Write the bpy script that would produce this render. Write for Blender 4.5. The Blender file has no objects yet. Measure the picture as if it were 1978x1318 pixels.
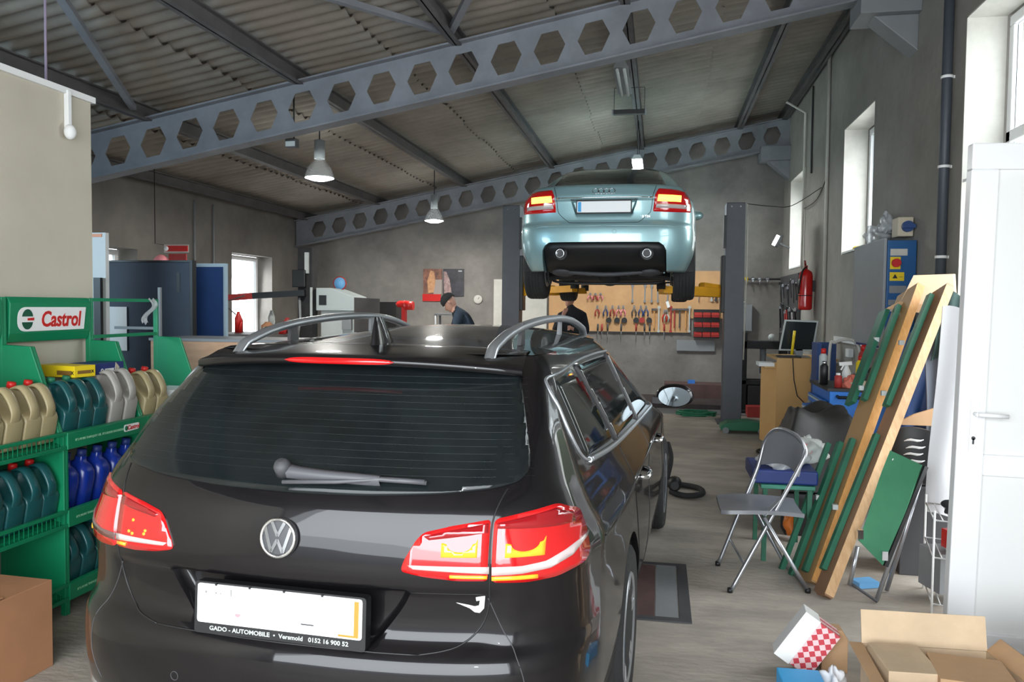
import bpy, bmesh, math, random
import numpy as np
from mathutils import Vector, Matrix
from mathutils.bvhtree import BVHTree
random.seed(7)
SC = bpy.context.scene
COL = SC.collection
PI = math.pi

# ---------------- camera ----------------
CAMH = 1.609; FPX = 1533.0; IW, IH = 1978, 1318
_y, _p, _r = math.radians(10.53), math.radians(2.504), math.radians(0.604)
CF = Vector((-math.sin(_y)*math.cos(_p), math.cos(_y)*math.cos(_p), -math.sin(_p)))
_R = Vector((math.cos(_y), math.sin(_y), 0)); _U = _R.cross(CF)
CR = _R*math.cos(_r) + _U*math.sin(_r); CU = -_R*math.sin(_r) + _U*math.cos(_r)
cd = bpy.data.cameras.new('camera'); cam = bpy.data.objects.new('camera', cd); COL.objects.link(cam)
cd.sensor_width = 36; cd.lens = FPX/IW*36; cd.clip_start = 0.02; cd.clip_end = 200
M = Matrix((CR, CU, -CF)).transposed().to_4x4(); M.translation = Vector((0, 0, CAMH)); cam.matrix_world = M
SC.camera = cam

# ---------------- light and exposure ----------------
SC.view_settings.view_transform = 'Standard'; SC.view_settings.look = 'None'
SC.view_settings.gamma = 1; SC.view_settings.use_curve_mapping = False
SC.view_settings.exposure = 0.18
wd = bpy.data.worlds.new('sky'); SC.world = wd; wd.use_nodes = True
_bg = wd.node_tree.nodes['Background']; _bg.inputs[0].default_value = (0.90, 0.96, 1.0, 1); _bg.inputs[1].default_value = 4.0

def area_light(name, loc, target, sx, sy, power, col=(1, 1, 1), portal=False, spread=180):
    l = bpy.data.lights.new(name, 'AREA'); l.shape = 'RECTANGLE'; l.size = sx; l.size_y = sy
    l.energy = power; l.color = col; l.spread = math.radians(spread)
    if portal: l.cycles.is_portal = True
    o = bpy.data.objects.new(name, l); COL.objects.link(o); o.location = loc
    d = (Vector(target)-Vector(loc)).normalized(); o.rotation_euler = d.to_track_quat('-Z', 'Y').to_euler()
    return o
# daylight entering through the open gate behind the camera, the side door bay and the windows, plus one added blue fill
area_light('gate_daylight', (-0.6, -1.3, 1.9), (-0.2, 8, 2.4), 4.6, 2.8, 210, (0.88, 0.95, 1.0))
area_light('left_bay_blue_fill', (-6.6, 2.6, 2.25), (-3.0, 5.2, 4.2), 2.6, 0.9, 85, (0.48, 0.78, 1.0))  # added fill light, gives the near-left roof its blue cast
area_light('gate_portal', (-0.65, -1.25, 1.7), (-0.65, 8, 1.7), 5.2, 3.4, 1, portal=True)
area_light('door_daylight', (2.9, 5.1, 1.9), (-2, 5.6, 1.0), 1.7, 3.2, 75, (0.95, 0.98, 1.0))
area_light('window_daylight', (2.42, 8.95, 2.9), (-3, 9.5, 1.2), 0.9, 1.2, 22, (0.95, 0.98, 1.0))
area_light('window_daylight_back', (2.42, 12.9, 2.9), (-3, 12.4, 1.2), 0.9, 1.2, 16, (0.95, 0.98, 1.0))
area_light('window_daylight_left', (-7.0, 12.3, 1.6), (0, 11.5, 1.0), 1.2, 1.2, 30, (0.95, 0.98, 1.0))
area_light('camera_flash', (0.05, 0.0, CAMH+0.06), (-0.6, 6, 2.0), 0.05, 0.03, 9, (1.0, 0.98, 0.95))

# ---------------- pixel helpers (photo pixel -> point on a real plane) ----------------
def ray(px, py): return CF + CR*((px-IW/2)/FPX) - CU*((py-IH/2)/FPX)
def at(px, py, X=None, Y=None, Z=None):
    d = ray(px, py); o = Vector((0, 0, CAMH))
    t = X/d.x if X is not None else (Y/d.y if Y is not None else (Z-CAMH)/d.z)
    return o + d*t
def atr(px, py, dz=0.0):            # on the roof plane, dz below it
    d = ray(px, py); t = (4.58-dz-CAMH)/(d.z-0.185*d.x); return Vector((0, 0, CAMH)) + d*t

# ---------------- materials ----------------
MATS = {}
def mat(name, col, rough=0.6, metal=0.0, spec=0.5, var=0.0, scale=4.0, bump=0.0, bscale=40.0, emit=None, estr=0,
        alpha=1.0, coat=0.0, col2=None, trans=0.0, detail=4.0, sheen=0.0, stretch=None, ior=None):
    if name in MATS: return MATS[name]
    m = bpy.data.materials.new(name); m.use_nodes = True; nt = m.node_tree; b = nt.nodes['Principled BSDF']
    c = tuple(col)+(1,)
    b.inputs['Base Color'].default_value = c; b.inputs['Roughness'].default_value = rough
    b.inputs['Metallic'].default_value = metal; b.inputs['Specular IOR Level'].default_value = spec
    b.inputs['Coat Weight'].default_value = coat; b.inputs['Coat Roughness'].default_value = 0.03
    b.inputs['Alpha'].default_value = alpha; b.inputs['Transmission Weight'].default_value = trans
    if ior: b.inputs['IOR'].default_value = ior
    if sheen: b.inputs['Sheen Weight'].default_value = sheen
    if emit: b.inputs['Emission Color'].default_value = tuple(emit)+(1,); b.inputs['Emission Strength'].default_value = estr
    if var > 0 or col2 or bump > 0:
        tc = nt.nodes.new('ShaderNodeTexCoord'); src = tc.outputs['Object']
        if stretch:
            mp = nt.nodes.new('ShaderNodeMapping'); mp.inputs['Scale'].default_value = stretch
            nt.links.new(src, mp.inputs[0]); src = mp.outputs[0]
    if var > 0 or col2:
        n = nt.nodes.new('ShaderNodeTexNoise'); n.inputs['Scale'].default_value = scale; n.inputs['Detail'].default_value = detail
        n.inputs['Roughness'].default_value = 0.65
        nt.links.new(src, n.inputs['Vector'])
        r = nt.nodes.new('ShaderNodeValToRGB')
        a = col2 if col2 else tuple(x*(1-var) for x in col)
        d = col if col2 else tuple(min(1, x*(1+var)) for x in col)
        r.color_ramp.elements[0].position = 0.32; r.color_ramp.elements[1].position = 0.68
        r.color_ramp.elements[0].color = tuple(a)+(1,); r.color_ramp.elements[1].color = tuple(d)+(1,)
        nt.links.new(n.outputs[0], r.inputs[0]); nt.links.new(r.outputs[0], b.inputs['Base Color'])
    if bump > 0:
        n2 = nt.nodes.new('ShaderNodeTexNoise'); n2.inputs['Scale'].default_value = bscale; n2.inputs['Detail'].default_value = 5
        bp = nt.nodes.new('ShaderNodeBump'); bp.inputs['Strength'].default_value = bump; bp.inputs['Distance'].default_value = 0.02
        nt.links.new(src, n2.inputs['Vector']); nt.links.new(n2.outputs[0], bp.inputs['Height']); nt.links.new(bp.outputs[0], b.inputs['Normal'])
    MATS[name] = m; return m

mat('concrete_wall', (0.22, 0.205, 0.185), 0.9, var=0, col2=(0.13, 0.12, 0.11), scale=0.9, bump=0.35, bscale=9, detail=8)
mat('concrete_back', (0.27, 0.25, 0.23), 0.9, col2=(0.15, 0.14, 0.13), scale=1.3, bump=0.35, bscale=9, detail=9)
mat('concrete_right_lit', (0.34, 0.32, 0.29), 0.9, col2=(0.22, 0.205, 0.185), scale=0.9, bump=0.35, bscale=9, detail=8)  # wall concrete lightened in colour to stand in for gate and flash light
mat('floor', (0.47, 0.42, 0.36), 0.72, col2=(0.25, 0.225, 0.195), scale=1.3, stretch=(1, 2.2, 1), bump=0.25, bscale=14, detail=10)
mat('roof_sheet', (0.31, 0.27, 0.23), 0.85, col2=(0.18, 0.155, 0.13), scale=0.8, detail=7, bump=0.1, bscale=20)
mat('steel_beam', (0.20, 0.205, 0.225), 0.62, var=0.18, scale=2, bump=0.08, bscale=60, spec=0.3)
mat('steel_dark', (0.095, 0.088, 0.088), 0.65, var=0.2, scale=3)
mat('partition', (0.50, 0.46, 0.37), 0.7, var=0.06, scale=1.5, bump=0.04, bscale=30)
mat('white_pvc', (0.86, 0.86, 0.87), 0.3, spec=0.4)
mat('white', (0.8, 0.8, 0.79), 0.5)
mat('offwhite', (0.55, 0.53, 0.48), 0.6, var=0.1)
mat('cream', (0.6, 0.53, 0.40), 0.6, var=0.08)
mat('black', (0.012, 0.012, 0.013), 0.45)
mat('black_matt', (0.018, 0.018, 0.02), 0.85, var=0.3, scale=8)
mat('rubber', (0.022, 0.022, 0.023), 0.8, bump=0.3, bscale=60)
mat('dark_grey', (0.06, 0.06, 0.065), 0.6, var=0.1)
mat('mid_grey', (0.22, 0.23, 0.24), 0.5, var=0.06)
mat('light_grey', (0.45, 0.48, 0.47), 0.5, var=0.06)
mat('chrome', (0.75, 0.76, 0.78), 0.12, metal=1.0)
mat('mirror', (0.14, 0.16, 0.17), 0.04, metal=1.0)
mat('aluminium', (0.55, 0.58, 0.62), 0.33, metal=0.85)
mat('tube_steel', (0.42, 0.43, 0.46), 0.3, metal=0.8)
mat('rack_green', (0.004, 0.20, 0.085), 0.4, var=0.06, scale=3, spec=0.5)
mat('red', (0.55, 0.015, 0.012), 0.4)
mat('red_dull', (0.36, 0.03, 0.025), 0.6, var=0.15)
mat('red_ext', (0.62, 0.012, 0.012), 0.22, coat=0.6)
mat('yellow', (0.80, 0.58, 0.01), 0.45)
mat('lift_yellow', (0.90, 0.42, 0.02), 0.45, var=0.1)
mat('blue', (0.015, 0.16, 0.56), 0.4, var=0.05)
mat('navy', (0.012, 0.03, 0.16), 0.5)
mat('blue_dark', (0.018, 0.06, 0.20), 0.55, var=0.1)
mat('slate', (0.035, 0.048, 0.075), 0.6, var=0.12, scale=2)
mat('cardboard', (0.50, 0.31, 0.17), 0.85, var=0.08, scale=3, bump=0.05)
mat('cardboard_pale', (0.60, 0.45, 0.30), 0.85, var=0.1, scale=5)
mat('kraft_brown', (0.42, 0.20, 0.10), 0.8, var=0.08)
mat('wood', (0.62, 0.32, 0.10), 0.5, col2=(0.50, 0.23, 0.06), scale=6, stretch=(8, 8, 0.6), detail=6)
mat('wood_pale', (0.62, 0.40, 0.22), 0.6, col2=(0.48, 0.28, 0.13), scale=5, stretch=(8, 8, 0.7), detail=6)
mat('plywood', (0.55, 0.33, 0.20), 0.65, col2=(0.46, 0.26, 0.15), scale=5, stretch=(1, 6, 6))
mat('pegboard', (0.56, 0.32, 0.15), 0.75, var=0.10, scale=3)
mat('desk_wood', (0.60, 0.34, 0.12), 0.5, var=0.05, scale=3)
mat('bench_green', (0.02, 0.13, 0.075), 0.55, var=0.15)
mat('cloth_green', (0.035, 0.17, 0.085), 0.8, var=0.1, bump=0.1, bscale=200)
mat('tan_plastic', (0.38, 0.31, 0.17), 0.38, var=0.04)
mat('teal_plastic', (0.012, 0.085, 0.09), 0.3, var=0.05)
mat('blue_plastic', (0.008, 0.03, 0.26), 0.25)
mat('silver_plastic', (0.36, 0.34, 0.31), 0.38)
mat('skin', (0.50, 0.27, 0.20), 0.55)
mat('clothes_dark', (0.014, 0.016, 0.022), 0.9, var=0.3, scale=6)
mat('clothes_blue', (0.035, 0.055, 0.085), 0.9, var=0.2, scale=6)
mat('plastic_film', (0.62, 0.64, 0.66), 0.25, alpha=0.5, spec=0.8)
mat('tarp_black', (0.014, 0.013, 0.012), 0.55, bump=0.4, bscale=6)
mat('cloth_white', (0.62, 0.62, 0.64), 0.85, bump=0.3, bscale=5)
mat('seat_grey', (0.16, 0.165, 0.18), 0.35)
mat('paint_black', (0.009, 0.008, 0.0095), 0.34, metal=0.4, coat=0.75, spec=0.15)
mat('paint_audi', (0.33, 0.53, 0.56), 0.36, metal=0.45, coat=1.0)
mat('tint_glass', (0.014, 0.018, 0.018), 0.04, spec=0.7, coat=0.3)
mat('rear_glass', (0.009, 0.012, 0.013), 0.10, spec=0.35, var=0.25, scale=5)
mat('lens_red', (0.55, 0.006, 0.008), 0.08, spec=0.6, coat=1.0, emit=(0.8, 0.01, 0.01), estr=0.06)  # weak glow added to the unlit lens, stands in for flash light
mat('lens_dark_red', (0.28, 0.004, 0.008), 0.08, coat=1.0)
mat('lens_white', (0.6, 0.50, 0.49), 0.12, coat=1.0)
mat('lens_amber', (0.95, 0.38, 0.02), 0.15, coat=1.0, emit=(1, 0.35, 0.02), estr=0.35)  # glow painted into amber reflectors that only return the flash
mat('amber_flash_glow', (1, 0.5, 0.1), 0.3, emit=(1.0, 0.45, 0.06), estr=4)  # emission imitates flash light thrown back by the amber lens
mat('plate_white', (0.9, 0.9, 0.9), 0.35)
mat('orange', (0.85, 0.22, 0.03), 0.4)
mat('lamp_glow', (1, 1, 1), 0.5, emit=(0.92, 1.0, 0.97), estr=12)
mat('tube_glow', (1, 1, 1), 0.5, emit=(0.92, 1.0, 1.0), estr=14)
mat('shade_glass', (0.10, 0.10, 0.10), 0.25, alpha=0.22)
mat('heater', (0.024, 0.029, 0.029), 0.25)
mat('window_glass', (0.9, 0.95, 0.95), 0.02, trans=1.0, ior=1.02, spec=0.1)
mat('screen', (0.015, 0.02, 0.022), 0.15)
mat('grass', (0.06, 0.12, 0.03), 0.9)
mat('asphalt', (0.25, 0.25, 0.25), 0.9)
mat('teal_sheet', (0.02, 0.45, 0.40), 0.5)
mat('sky_blue', (0.05, 0.40, 0.80), 0.5)
mat('sign_blue', (0.16, 0.42, 0.75), 0.5)
mat('green_plastic', (0.015, 0.16, 0.08), 0.45)
mat('engine', (0.05, 0.05, 0.055), 0.45, metal=0.4, var=0.5, scale=14)
mat('underbody', (0.022, 0.02, 0.02), 0.7, var=0.4, scale=6)
mat('lip_print', (0.30, 0.55, 0.36), 0.5)
mat('lens_grey', (0.16, 0.08, 0.08), 0.15, coat=1.0)
mat('print_brown', (0.20, 0.10, 0.02), 0.5)
mat('pink', (0.75, 0.25, 0.28), 0.6)
mat('rust_floor', (0.10, 0.055, 0.05), 0.8, var=0.3)

# ---------------- mesh helpers ----------------
class MB:
    def __init__(s): s.v = []; s.f = []; s.sm = []
    def add(s, vs, fs, smooth=False):
        o = len(s.v); s.v += [Vector(v) for v in vs]
        for f in fs: s.f.append([i+o for i in f]); s.sm.append(smooth)
        return s
    def box(s, a, b, R=None):
        x0, y0, z0 = a; x1, y1, z1 = b
        vs = [Vector(p) for p in ((x0,y0,z0),(x1,y0,z0),(x1,y1,z0),(x0,y1,z0),(x0,y0,z1),(x1,y0,z1),(x1,y1,z1),(x0,y1,z1))]
        if R: vs = [R @ p for p in vs]
        return s.add(vs, [(0,3,2,1),(4,5,6,7),(0,1,5,4),(1,2,6,5),(2,3,7,6),(3,0,4,7)])
    def cbox(s, c, d, rot=None):    # centre, size
        c = Vector(c); h = Vector(d)*0.5
        R = Matrix.Translation(c)
        if rot is not None: R = R @ (rot.to_4x4() if isinstance(rot, Matrix) else Matrix.Rotation(rot, 4, 'Z'))
        return s.box(-h, h, R)
    def bar(s, p, q, w, h, up=(0, 0, 1)):   # square bar p -> q
        p = Vector(p); q = Vector(q); d = (q-p); L = d.length; d.normalize(); u = Vector(up)
        x = d.cross(u)
        if x.length < 1e-4: x = d.cross(Vector((0, 1, 0)))
        x.normalize(); u = x.cross(d).normalized(); vs = []
        for e in (p, q):
            for a, b in ((-1,-1),(1,-1),(1,1),(-1,1)): vs.append(e + x*a*w/2 + u*b*h/2)
        return s.add(vs, [(3,2,1,0),(4,5,6,7),(0,1,5,4),(1,2,6,5),(2,3,7,6),(3,0,4,7)])
    def tube(s, pts, r, n=10, closed=False, caps=True):
        pts = [Vector(p) for p in pts]; m = len(pts); rs = r if isinstance(r, (list, tuple)) else [r]*m
        T = []
        for i in range(m):
            a = pts[(i-1) % m] if (closed or i > 0) else pts[i]; b = pts[(i+1) % m] if (closed or i < m-1) else pts[i]
            T.append((b-a).normalized() if (b-a).length > 1e-9 else Vector((0,0,1)))
        ref = Vector((0, 0, 1)) if abs(T[0].z) < 0.9 else Vector((1, 0, 0))
        x = T[0].cross(ref).normalized(); vs = []
        for i in range(m):
            x = (x - T[i]*x.dot(T[i])); x = x.normalized() if x.length > 1e-6 else T[i].orthogonal().normalized(); y = T[i].cross(x)
            for k in range(n): a = 2*PI*k/n; vs.append(pts[i] + (x*math.cos(a)+y*math.sin(a))*rs[i])
        fs = []
        for i in range(m if closed else m-1):
            j = (i+1) % m
            for k in range(n): fs.append((i*n+k, i*n+(k+1) % n, j*n+(k+1) % n, j*n+k))
        s.add(vs, fs, True)
        if caps and not closed:
            o = len(s.v)-len(vs); s.f.append([o+k for k in range(n)][::-1]); s.f.append([o+(m-1)*n+k for k in range(n)]); s.sm += [False, False]
        return s
    def cyl(s, p, q, r, n=20, r2=None): return s.tube([p, q], [r, r if r2 is None else r2], n)
    def lathe(s, prof, c=(0,0,0), axis='z', n=32, R=None, smooth=True):     # prof: (r, h)
        vs = []; fs = []
        for (r, h) in prof:
            for k in range(n):
                a = 2*PI*k/n; x, y = r*math.cos(a), r*math.sin(a)
                p = Vector((x, y, h)) if axis == 'z' else (Vector((h, x, y)) if axis == 'x' else Vector((y, h, x)))
                if R: p = R @ p
                vs.append(p+Vector(c))
        for i in range(len(prof)-1):
            for k in range(n): fs.append((i*n+k, i*n+(k+1) % n, (i+1)*n+(k+1) % n, (i+1)*n+k))
        s.add(vs, fs, smooth); o = len(s.v)-len(vs)
        if prof[0][0] > 1e-5: s.f.append([o+k for k in range(n)][::-1]); s.sm.append(False)
        if prof[-1][0] > 1e-5: s.f.append([o+(len(prof)-1)*n+k for k in range(n)]); s.sm.append(False)
        return s
    def prism(s, poly, d, f=None):  # poly: 3-D points, d: extrusion vector
        poly = [Vector(p) for p in poly]; d = Vector(d); n = len(poly)
        vs = poly + [p+d for p in poly]
        return s.add(vs, [list(range(n))[::-1], list(range(n, 2*n))] + [(i, (i+1) % n, n+(i+1) % n, n+i) for i in range(n)])
    def sphere(s, c, r, n=16, m=10, sc=(1,1,1), R=None):
        vs = []; fs = []; c = Vector(c)
        for i in range(m+1):
            t = PI*i/m
            for k in range(n):
                a = 2*PI*k/n; p = Vector((math.sin(t)*math.cos(a)*sc[0], math.sin(t)*math.sin(a)*sc[1], math.cos(t)*sc[2]))*r
                vs.append(c + (R @ p if R else p))
        for i in range(m):
            for k in range(n): fs.append((i*n+k, (i+1)*n+k, (i+1)*n+(k+1) % n, i*n+(k+1) % n))
        return s.add(vs, fs, True)
    def grid(s, rows, smooth=True, closed=False):
        n = len(rows[0]); vs = [p for r in rows for p in r]; fs = []
        for i in range(len(rows)-1):
            for k in range(n if closed else n-1):
                fs.append((i*n+k, i*n+(k+1) % n, (i+1)*n+(k+1) % n, (i+1)*n+k))
        return s.add(vs, fs, smooth)
    def sheet(s, fn, nu, nv, th=0.0):   # fn(u, v) -> point; thin cloth or board with thickness th
        rows = [[Vector(fn(i/nu, j/nv)) for j in range(nv+1)] for i in range(nu+1)]
        s.grid(rows)
        if th:
            r2 = []
            for i in range(nu+1):
                rr = []
                for j in range(nv+1):
                    a = rows[min(i+1, nu)][j]-rows[max(i-1, 0)][j]; b = rows[i][min(j+1, nv)]-rows[i][max(j-1, 0)]
                    nn = a.cross(b); nn = nn.normalized() if nn.length > 1e-9 else Vector((0,0,1)); rr.append(rows[i][j]-nn*th)
                r2.append(rr[::-1])
            s.grid(r2)
            e = [rows[0], [p for p in r2[0][::-1]]]; s.grid(e[::-1]); s.grid([rows[-1], r2[-1][::-1]])
            s.grid([[r[0] for r in rows], [r[-1] for r in r2]]); s.grid([[r[0] for r in r2], [r[-1] for r in rows]])
        return s

def mk(name, mb, m, parent=None, bevel=0.0, world=False, subsurf=0, label=None, seg=2, smooth_all=False):
    me = bpy.data.meshes.new(name)
    vs = mb.v
    if world and parent is not None:
        W = parent
        Mi = Matrix.Identity(4); chain = []
        while W is not None: chain.append(W); W = W.parent
        for W in chain: Mi = Matrix.LocRotScale(W.location, W.rotation_euler, W.scale) @ Mi
        Mi = Mi.inverted(); vs = [Mi @ v for v in vs]
    me.from_pydata([tuple(v) for v in vs], [], mb.f)
    me.polygons.foreach_set('use_smooth', [True]*len(mb.f) if smooth_all else mb.sm)
    me.materials.append(MATS[m] if isinstance(m, str) else m); me.validate(); me.update()
    o = bpy.data.objects.new(name, me); COL.objects.link(o)
    if parent is not None: o.parent = parent
    if bevel:
        b = o.modifiers.new('bevel', 'BEVEL'); b.width = bevel; b.segments = seg; b.limit_method = 'ANGLE'; b.angle_limit = math.radians(40)
        b.harden_normals = False
    if subsurf:
        b = o.modifiers.new('sub', 'SUBSURF'); b.levels = subsurf; b.render_levels = subsurf
    if label: o['label'] = label
    return o
def thing(name, label, cat, loc=(0,0,0), rz=0.0, group=None):
    o = bpy.data.objects.new(name, None); COL.objects.link(o); o.location = loc; o.rotation_euler = (0, 0, rz); o.empty_display_size = 0.1
    o['label'] = label; o['category'] = cat
    if group: o['group'] = group
    return o
def one(name, mb, m, label, cat, group=None, **k):
    o = mk(name, mb, m, None, **k); o['label'] = label; o['category'] = cat
    if group: o['group'] = group
    c = sum((v for v in mb.v), Vector())/max(1, len(mb.v))
    if not k.get('keep'):
        zc = min(v.z for v in mb.v); c.z = zc
        for v in o.data.vertices: v.co = v.co - c
        o.location = c
    return o
def struct(name, mb, m, **k):
    o = mk(name, mb, m, None, **k); o['kind'] = 'structure'; return o
def copy_tree(o, parent=None):
    c = o.copy(); COL.objects.link(c); c.parent = parent
    for ch in [x for x in ALLCH.get(o.name, [])] or list(o.children): copy_tree(ch, c)
    return c
ALLCH = {}
def text_mb(txt, size, bold=0.0, extrude=0.0015, shear=0.0, align='CENTER', sx=1.0):
    cu = bpy.data.curves.new('txt', 'FONT'); cu.body = txt; cu.size = size; cu.extrude = extrude; cu.offset = bold; cu.shear = shear
    cu.align_x = align; cu.align_y = 'CENTER'; cu.resolution_u = 3
    o = bpy.data.objects.new('txt', cu); COL.objects.link(o); bpy.context.view_layer.update()
    dg = bpy.context.evaluated_depsgraph_get(); me = bpy.data.meshes.new_from_object(o.evaluated_get(dg))
    mb = MB(); mb.add([(v.co.x*sx, v.co.y, v.co.z) for v in me.vertices], [tuple(p.vertices) for p in me.polygons])
    bpy.data.objects.remove(o); bpy.data.curves.remove(cu); bpy.data.meshes.remove(me); return mb
def xf(mb, Mx): mb.v = [Mx @ v for v in mb.v]; return mb
def frame_mat(o, x, y):             # matrix whose X axis is x and Y axis is y, at o
    x = Vector(x).normalized(); y = Vector(y); z = x.cross(y).normalized(); y = z.cross(x)
    m = Matrix((x, y, z)).transposed().to_4x4(); m.translation = Vector(o); return m
def interp(pts, x):
    xs = [p[0] for p in pts]; ys = [p[1] for p in pts]
    if x <= xs[0]: return ys[0]
    if x >= xs[-1]: return ys[-1]
    n = len(xs); h = [xs[i+1]-xs[i] for i in range(n-1)]; d = [(ys[i+1]-ys[i])/h[i] for i in range(n-1)]
    m = [d[0]]+[0 if d[i-1]*d[i] <= 0 else 2*d[i-1]*d[i]/(d[i-1]+d[i]) for i in range(1, n-1)]+[d[-1]]
    for i in range(n-1):
        if x <= xs[i+1]:
            t = (x-xs[i])/h[i]
            return (ys[i]*(1+2*t)*(1-t)**2 + m[i]*h[i]*t*(1-t)**2 + ys[i+1]*t*t*(3-2*t) + m[i+1]*h[i]*t*t*(t-1))
def sstep(a, b, x):
    t = max(0, min(1, (x-a)/(b-a))); return t*t*(3-2*t)

# ================= the building =================
XR, XL, YB, YF = 2.05, -6.7, 14.3, -1.3
def wall(name, fixed, lo, hi, th, z0, ztop, holes, m, axis):
    # axis 'x': wall in plane X=fixed running along Y; holes (a0, a1, z0, z1); ztop(a) roof height
    mb = MB()
    cuts = sorted(set([lo, hi]+[h[0] for h in holes]+[h[1] for h in holes]+list(np.linspace(lo, hi, 3 if axis == 'x' else 9))))
    for a0, a1 in zip(cuts[:-1], cuts[1:]):
        if a1-a0 < 1e-6: continue
        mid = (a0+a1)/2; hs = sorted([(h[2], h[3]) for h in holes if h[0] < mid < h[1]]); z = z0; spans = []
        for b, t in hs:
            if b > z: spans.append((z, z, b, b))
            z = t
        spans.append((z, z, ztop(a0), ztop(a1)))
        for (za, zb, ta, tb) in spans:
            if axis == 'x':
                q = [(fixed, a0, za), (fixed, a1, zb), (fixed, a1, tb), (fixed, a0, ta)]; mb.prism(q, (th, 0, 0))
            else:
                q = [(a0, fixed, za), (a1, fixed, zb), (a1, fixed, tb), (a0, fixed, ta)]; mb.prism(q, (0, th, 0))
    return struct(name, mb, m)
roofz = lambda x: 4.58+0.185*x
wall('wall_right', XR, YF, YB, 0.36, 0, lambda a: roofz(XR)+0.02, [(4.07, 6.05, 0, 3.64), (8.45, 9.75, 2.24, 3.68), (12.25, 13.55, 2.24, 3.68)], 'concrete_right_lit', 'x')
wall('wall_left', XL, YF, YB, -0.3, 0, lambda a: roofz(XL)+0.02, [(1.2, 4.0, 1.6, 2.8), (7.9, 9.3, 1.0, 2.3), (11.62, 12.95, 0.95, 2.42)], 'concrete_wall', 'x')  # first opening is unseen, added for the blue fill light
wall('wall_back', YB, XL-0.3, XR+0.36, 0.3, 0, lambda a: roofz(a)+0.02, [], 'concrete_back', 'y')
wall('wall_front', YF, XL-0.3, XR+0.36, -0.3, 0, lambda a: roofz(a)+0.02, [(-3.25, 1.95, 0, 3.5)], 'concrete_wall', 'y')
struct('floor', MB().box((XL-0.3, YF-0.3, -0.2), (XR+0.36, YB+0.3, 0)), 'floor')
struct('ground', MB().box((-40, -40, -0.3), (40, 60, -0.05)), 'asphalt')
struct('wall_partition', MB().box((-3.52, YF, 0), (-3.38, 4.27, 2.80)), 'partition')
struct('trim_1', MB().box((-3.54, YF, 2.80), (-3.36, 4.29, 2.835)), 'white')
# corrugated roof sheets, lapped along the slope
mb = MB(); pit = 0.177; N = int((YB-YF+0.6)/pit*8); xs = [-7.05, -5.7, -4.25, -2.75, -1.15, 0.45, 1.95, 2.6]
for j in range(len(xs)-1):
    a, b = xs[j], xs[j+1]+0.12
    for (dz, flip) in ((0, False), (0.008, True)):
        rows = []
        for i in range(N+1):
            y = YF-0.3+i*pit/8; w = 0.048*(1-abs(math.sin(PI*y/pit)))-0.02; jit = 0.02*math.sin(17.0*j+math.floor(y/1.05)*2.7)
            rows.append([(a+jit, y, roofz(a)+w+dz), (b+jit, y, roofz(b)+w-0.026+dz)])
        if flip: rows = rows[::-1]
        mb.grid(rows)
struct('ceiling', mb, 'roof_sheet')
# beams
def castellated(name, y, label):
    th = thing(name, label, 'roof beam', (-2.3, y, roofz(-2.3)-0.2), 0, 'castellated steel roof beams')
    mb = MB(); p = 0.40; H = 0.235; x0 = XL+0.02; sl = 0.185; zc = lambda x: 4.383+0.185*x-0.235
    def q(x, dz): return (x, y-0.006, zc(x)+dz)
    n = 21; xa = x0+0.25
    for k in range(n):
        c = xa+p*(k+0.5)
        for s in (1, -1):
            poly = [(-p/2, 0), (-.145, 0), (-.075, .14*s), (.075, .14*s), (.145, 0), (p/2, 0), (p/2, H*s), (-p/2, H*s)]
            if k in (): continue
            mb.prism([q(c+a, b) for a, b in poly], (0, 0.012, 0))
    for a, b in ((x0, xa), (xa+n*p, XR-0.0)):
        if b > a: mb.prism([q(a, -H), q(b, -H), q(b, H), q(a, H)], (0, 0.012, 0))
    mk('web', mb, 'steel_beam', th, world=True)
    for s in (1, -1):
        f = MB(); e0, e1 = q(x0, H*s), q(XR, H*s); f.bar((e0[0], y, e0[2]), (e1[0], y, e1[2]), 0.17, 0.016)
        mk('flange', f, 'steel_beam', th, world=True)
    return th
castellated('roof_beam', 7.25, 'large grey castellated steel beam with hexagonal holes, the nearer one above the dark estate')
castellated('roof_beam', 13.85, 'grey castellated steel beam with hexagonal holes along the far back wall, behind the lifted car')
pur = [(-6.5, 'at the left eaves'), (-5.09, 'second from the left wall'), (-3.47, 'crossing from the top left towards the hanging lamps'), (-1.90, 'in the middle of the roof above the dark car'),
       (-0.36, 'above the lifted car, carrying the strip lamps'), (1.25, 'last one before the right wall'), (1.96, 'running along the top of the right wall')]
for i, (x, w) in enumerate(pur):
    mb = MB(); z1 = roofz(x)-0.068; z0 = roofz(x)-0.212; hw = 0.05
    mb.box((x-hw, YF, z0), (x+hw, YB, z0+0.012)); mb.box((x-hw, YF, z1-0.012), (x+hw, YB, z1)); mb.box((x-0.006, YF, z0), (x+0.006, YB, z1))
    one('purlin', mb, 'steel_dark', 'dark steel roof purlin '+w, 'purlin', 'roof purlins')
for (a, b, w) in (((115, -10), (257, 208), 'above the beige partition'), ((628, -8), (862, 62), 'near the top centre, left one of the pair'), ((908, -12), (866, 70), 'near the top centre, right one of the pair')):
    p, q = atr(*a, 0.1), atr(*b, 0.16)
    d = (q-p).normalized(); p = p - d*1.0
    one('roof_brace', MB().bar(p, q, 0.06, 0.05), 'steel_beam', 'diagonal steel roof brace '+w, 'brace', 'roof braces')
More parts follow.
